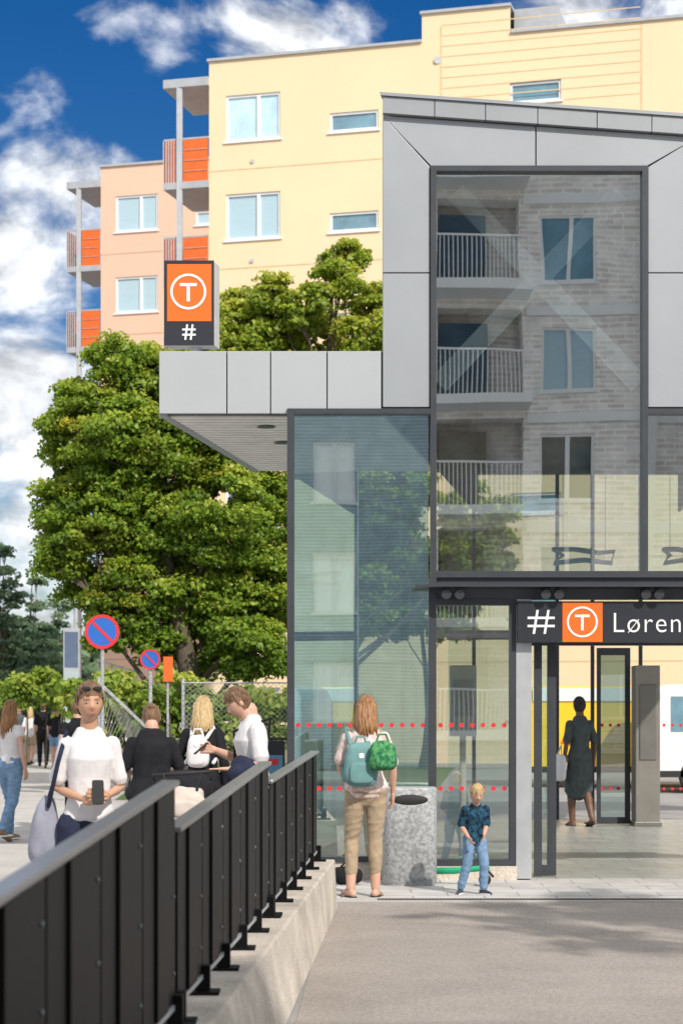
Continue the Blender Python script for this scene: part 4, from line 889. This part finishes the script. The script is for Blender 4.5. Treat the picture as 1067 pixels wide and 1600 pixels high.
m=MB(); m.tube([(1.3,17.1,.17),(1.27,17.05,.07)],.012,8); m.tube([(1.22,17.2,.24),(1.34,17.02,.1)],.012,8); fin(m,'handlebar',rub,t,True)
def scooter(label,c,ang,mat,h=.9,k=1.):
    t=thing('electric_scooter',label,'scooter',tuple(c)); c=V(c); Mx=Matrix.Translation(c)@Matrix.Rotation(ang,4,'Z')
    m=MB(); m.box(-.3*k,.22*k,-.06,.06,.07,.09); m.xf(Mx); fin(m,'deck',mat,t,bev=.005)
    m=MB(); m.tube([V((.24*k,0,.08)),V((.3*k,0,.2)),V((.26*k,0,h))],[.02,.018,.016],10); m.xf(Mx); fin(m,'stem',mat,t,True)
    m=MB(); m.tube([V((.26*k,-.2*k,h)),V((.26*k,.2*k,h))],.014,10); m.xf(Mx); fin(m,'handlebar',rub,t,True)
    for x in (-.33*k,.32*k):
        m=MB(); m.disc((x,-.015,.065),.06,.03,20); m.xf(Mx); fin(m,'wheel',rub,t)
scooter('electric rental scooter with black handlebar',(-.87,19.2,0),1.3,M('scooter_mat',(.03,.03,.035),.4),1.28,k=1.4)
m=MB(); q=W(427,1215,150); m.box(q.x-.13,q.x+.12,20,20.04,0,1.25); m.box(q.x-.11,q.x+.1,19.99,19.998,.65,1.1,1); m.box(q.x-.09,q.x+.05,19.985,19.989,1.0,1.06,2); single(m,'advertising_board',[signblk,M('ad_blue_mat',(.1,.25,.4),.5),red],'dark advertising board with blue poster standing on the pavement','sign')
m=MB(); c=V((.05,17.25,0)); m.sup(c+V((0,0,.09)),(.14,.08,.085),.8,20,12,fn=lambda d:V((d.x,d.y,d.z*(1+.2*noise.noise(d*20))))); m.tube([c+V((-.07,0,.15)),c+V((0,0,.22)),c+V((.07,0,.15))],.01,7); single(m,'black_bag',[cK],'small black bag set down on the ground','bag',smooth=True)
# ---------------- world
wd=bpy.data.worlds.new('World'); sc.world=wd; wd.use_nodes=True; nt=wd.node_tree;N=nt.nodes;L=nt.links; bgd=N['Background']
sv=V((.4,-.7,.64)).normalized(); el=math.asin(sv.z); az=math.atan2(sv.x,sv.y)
sky=N.new('ShaderNodeTexSky'); sky.sky_type='NISHITA'; sky.sun_disc=False; sky.sun_elevation=el; sky.sun_rotation=az; sky.air_density=1.; sky.dust_density=.3; sky.ozone_density=3.
tc=N.new('ShaderNodeTexCoord')
def math_(op,a,b=None,c=None,clamp=False):
    n=N.new('ShaderNodeMath'); n.operation=op; n.use_clamp=clamp
    for i,x in enumerate((a,b,c)):
        if x is None: continue
        if isinstance(x,(int,float)): n.inputs[i].default_value=x
        else: L.new(x,n.inputs[i])
    return n.outputs[0]
cov=None
for px,py,r,w in ((60,300,160,.31),(40,430,220,.36),(30,600,260,.37),(60,780,240,.36),(205,240,60,.2),(440,45,110,.24),(560,20,110,.24),(250,105,80,.17),(150,40,90,.13),(900,-10,150,.3),(1040,10,90,.2),(50,930,220,.33)):
    d=V(((px-533.5)/3000,1,(1105-py)/3000)).normalized(); n=N.new('ShaderNodeVectorMath'); n.operation='DISTANCE'; L.new(tc.outputs['Generated'],n.inputs[0]); n.inputs[1].default_value=d
    mr=N.new('ShaderNodeMapRange'); mr.interpolation_type='SMOOTHSTEP'; mr.inputs[1].default_value=0; mr.inputs[2].default_value=r/3000*1.25; mr.inputs[3].default_value=w; mr.inputs[4].default_value=0; L.new(n.outputs['Value'],mr.inputs[0])
    cov=mr.outputs[0] if cov is None else math_('MAXIMUM',cov,mr.outputs[0])
n=N.new('ShaderNodeVectorMath'); n.operation='DISTANCE'; L.new(tc.outputs['Generated'],n.inputs[0]); n.inputs[1].default_value=V((0,1,.15)).normalized()
mr=N.new('ShaderNodeMapRange'); mr.interpolation_type='SMOOTHSTEP'; mr.inputs[1].default_value=.28; mr.inputs[2].default_value=.5; mr.inputs[3].default_value=0; mr.inputs[4].default_value=.34; L.new(n.outputs['Value'],mr.inputs[0])
cov=math_('MAXIMUM',cov,mr.outputs[0])  # cloud cover outside the view, added for white fill light
def cloudn(off):
    mp=N.new('ShaderNodeMapping'); mp.inputs['Scale'].default_value=(1,1,1.5); mp.inputs['Location'].default_value=off; L.new(tc.outputs['Generated'],mp.inputs[0])
    n=N.new('ShaderNodeTexNoise'); n.inputs['Scale'].default_value=13; n.inputs['Detail'].default_value=10; n.inputs['Roughness'].default_value=.58; n.inputs['Distortion'].default_value=.25; L.new(mp.outputs[0],n.inputs['Vector']); return n.outputs[0]
n1=cloudn((3.1,1.7,.4)); n2=cloudn((3.1+.006,1.7,.4-.012))
dn=math_('ADD',n1,cov)
mr=N.new('ShaderNodeMapRange'); mr.interpolation_type='SMOOTHSTEP'; mr.inputs[1].default_value=.6; mr.inputs[2].default_value=.84; L.new(dn,mr.inputs[0])
sh=math_('SUBTRACT',n1,n2); sh=math_('MULTIPLY_ADD',sh,3.4,.92); sh=math_('MINIMUM',math_('MAXIMUM',sh,.6),1.1)
cc=N.new('ShaderNodeVectorMath'); cc.operation='SCALE'; cc.inputs[0].default_value=(6.8,7.0,7.3); L.new(sh,cc.inputs['Scale'])
hsv=N.new('ShaderNodeHueSaturation'); hsv.inputs['Saturation'].default_value=1.45; hsv.inputs['Value'].default_value=.5; hsv.inputs['Hue'].default_value=.512; L.new(sky.outputs[0],hsv.inputs['Color'])
mx=N.new('ShaderNodeMix'); mx.data_type='RGBA'; L.new(mr.outputs[0],mx.inputs[0]); L.new(hsv.outputs[0],mx.inputs[6]); L.new(cc.outputs[0],mx.inputs[7])
L.new(mx.outputs[2],bgd.inputs[0]); bgd.inputs[1].default_value=.15
su=bpy.data.lights.new('sun','SUN'); su.energy=4.1; su.angle=math.radians(.6); su.color=(1,.93,.84); so=bpy.data.objects.new('sun',su); COL.objects.link(so); so.rotation_euler=sv.to_track_quat('Z','Y').to_euler()
# ---------------- camera
cd=bpy.data.cameras.new('camera'); co=bpy.data.objects.new('camera',cd); COL.objects.link(co); co.location=(0,0,1.6); co.rotation_euler=(math.pi/2,0,0)
cd.sensor_fit='VERTICAL'; cd.sensor_height=36; cd.lens=67.5; cd.shift_y=305/1600; cd.clip_end=2000; cd.clip_start=.05
cd.dof.use_dof=True; cd.dof.focus_distance=16.6; cd.dof.aperture_fstop=4.0
sc.camera=co; sc.view_settings.view_transform='Standard'; sc.view_settings.look='None'; sc.view_settings.exposure=0
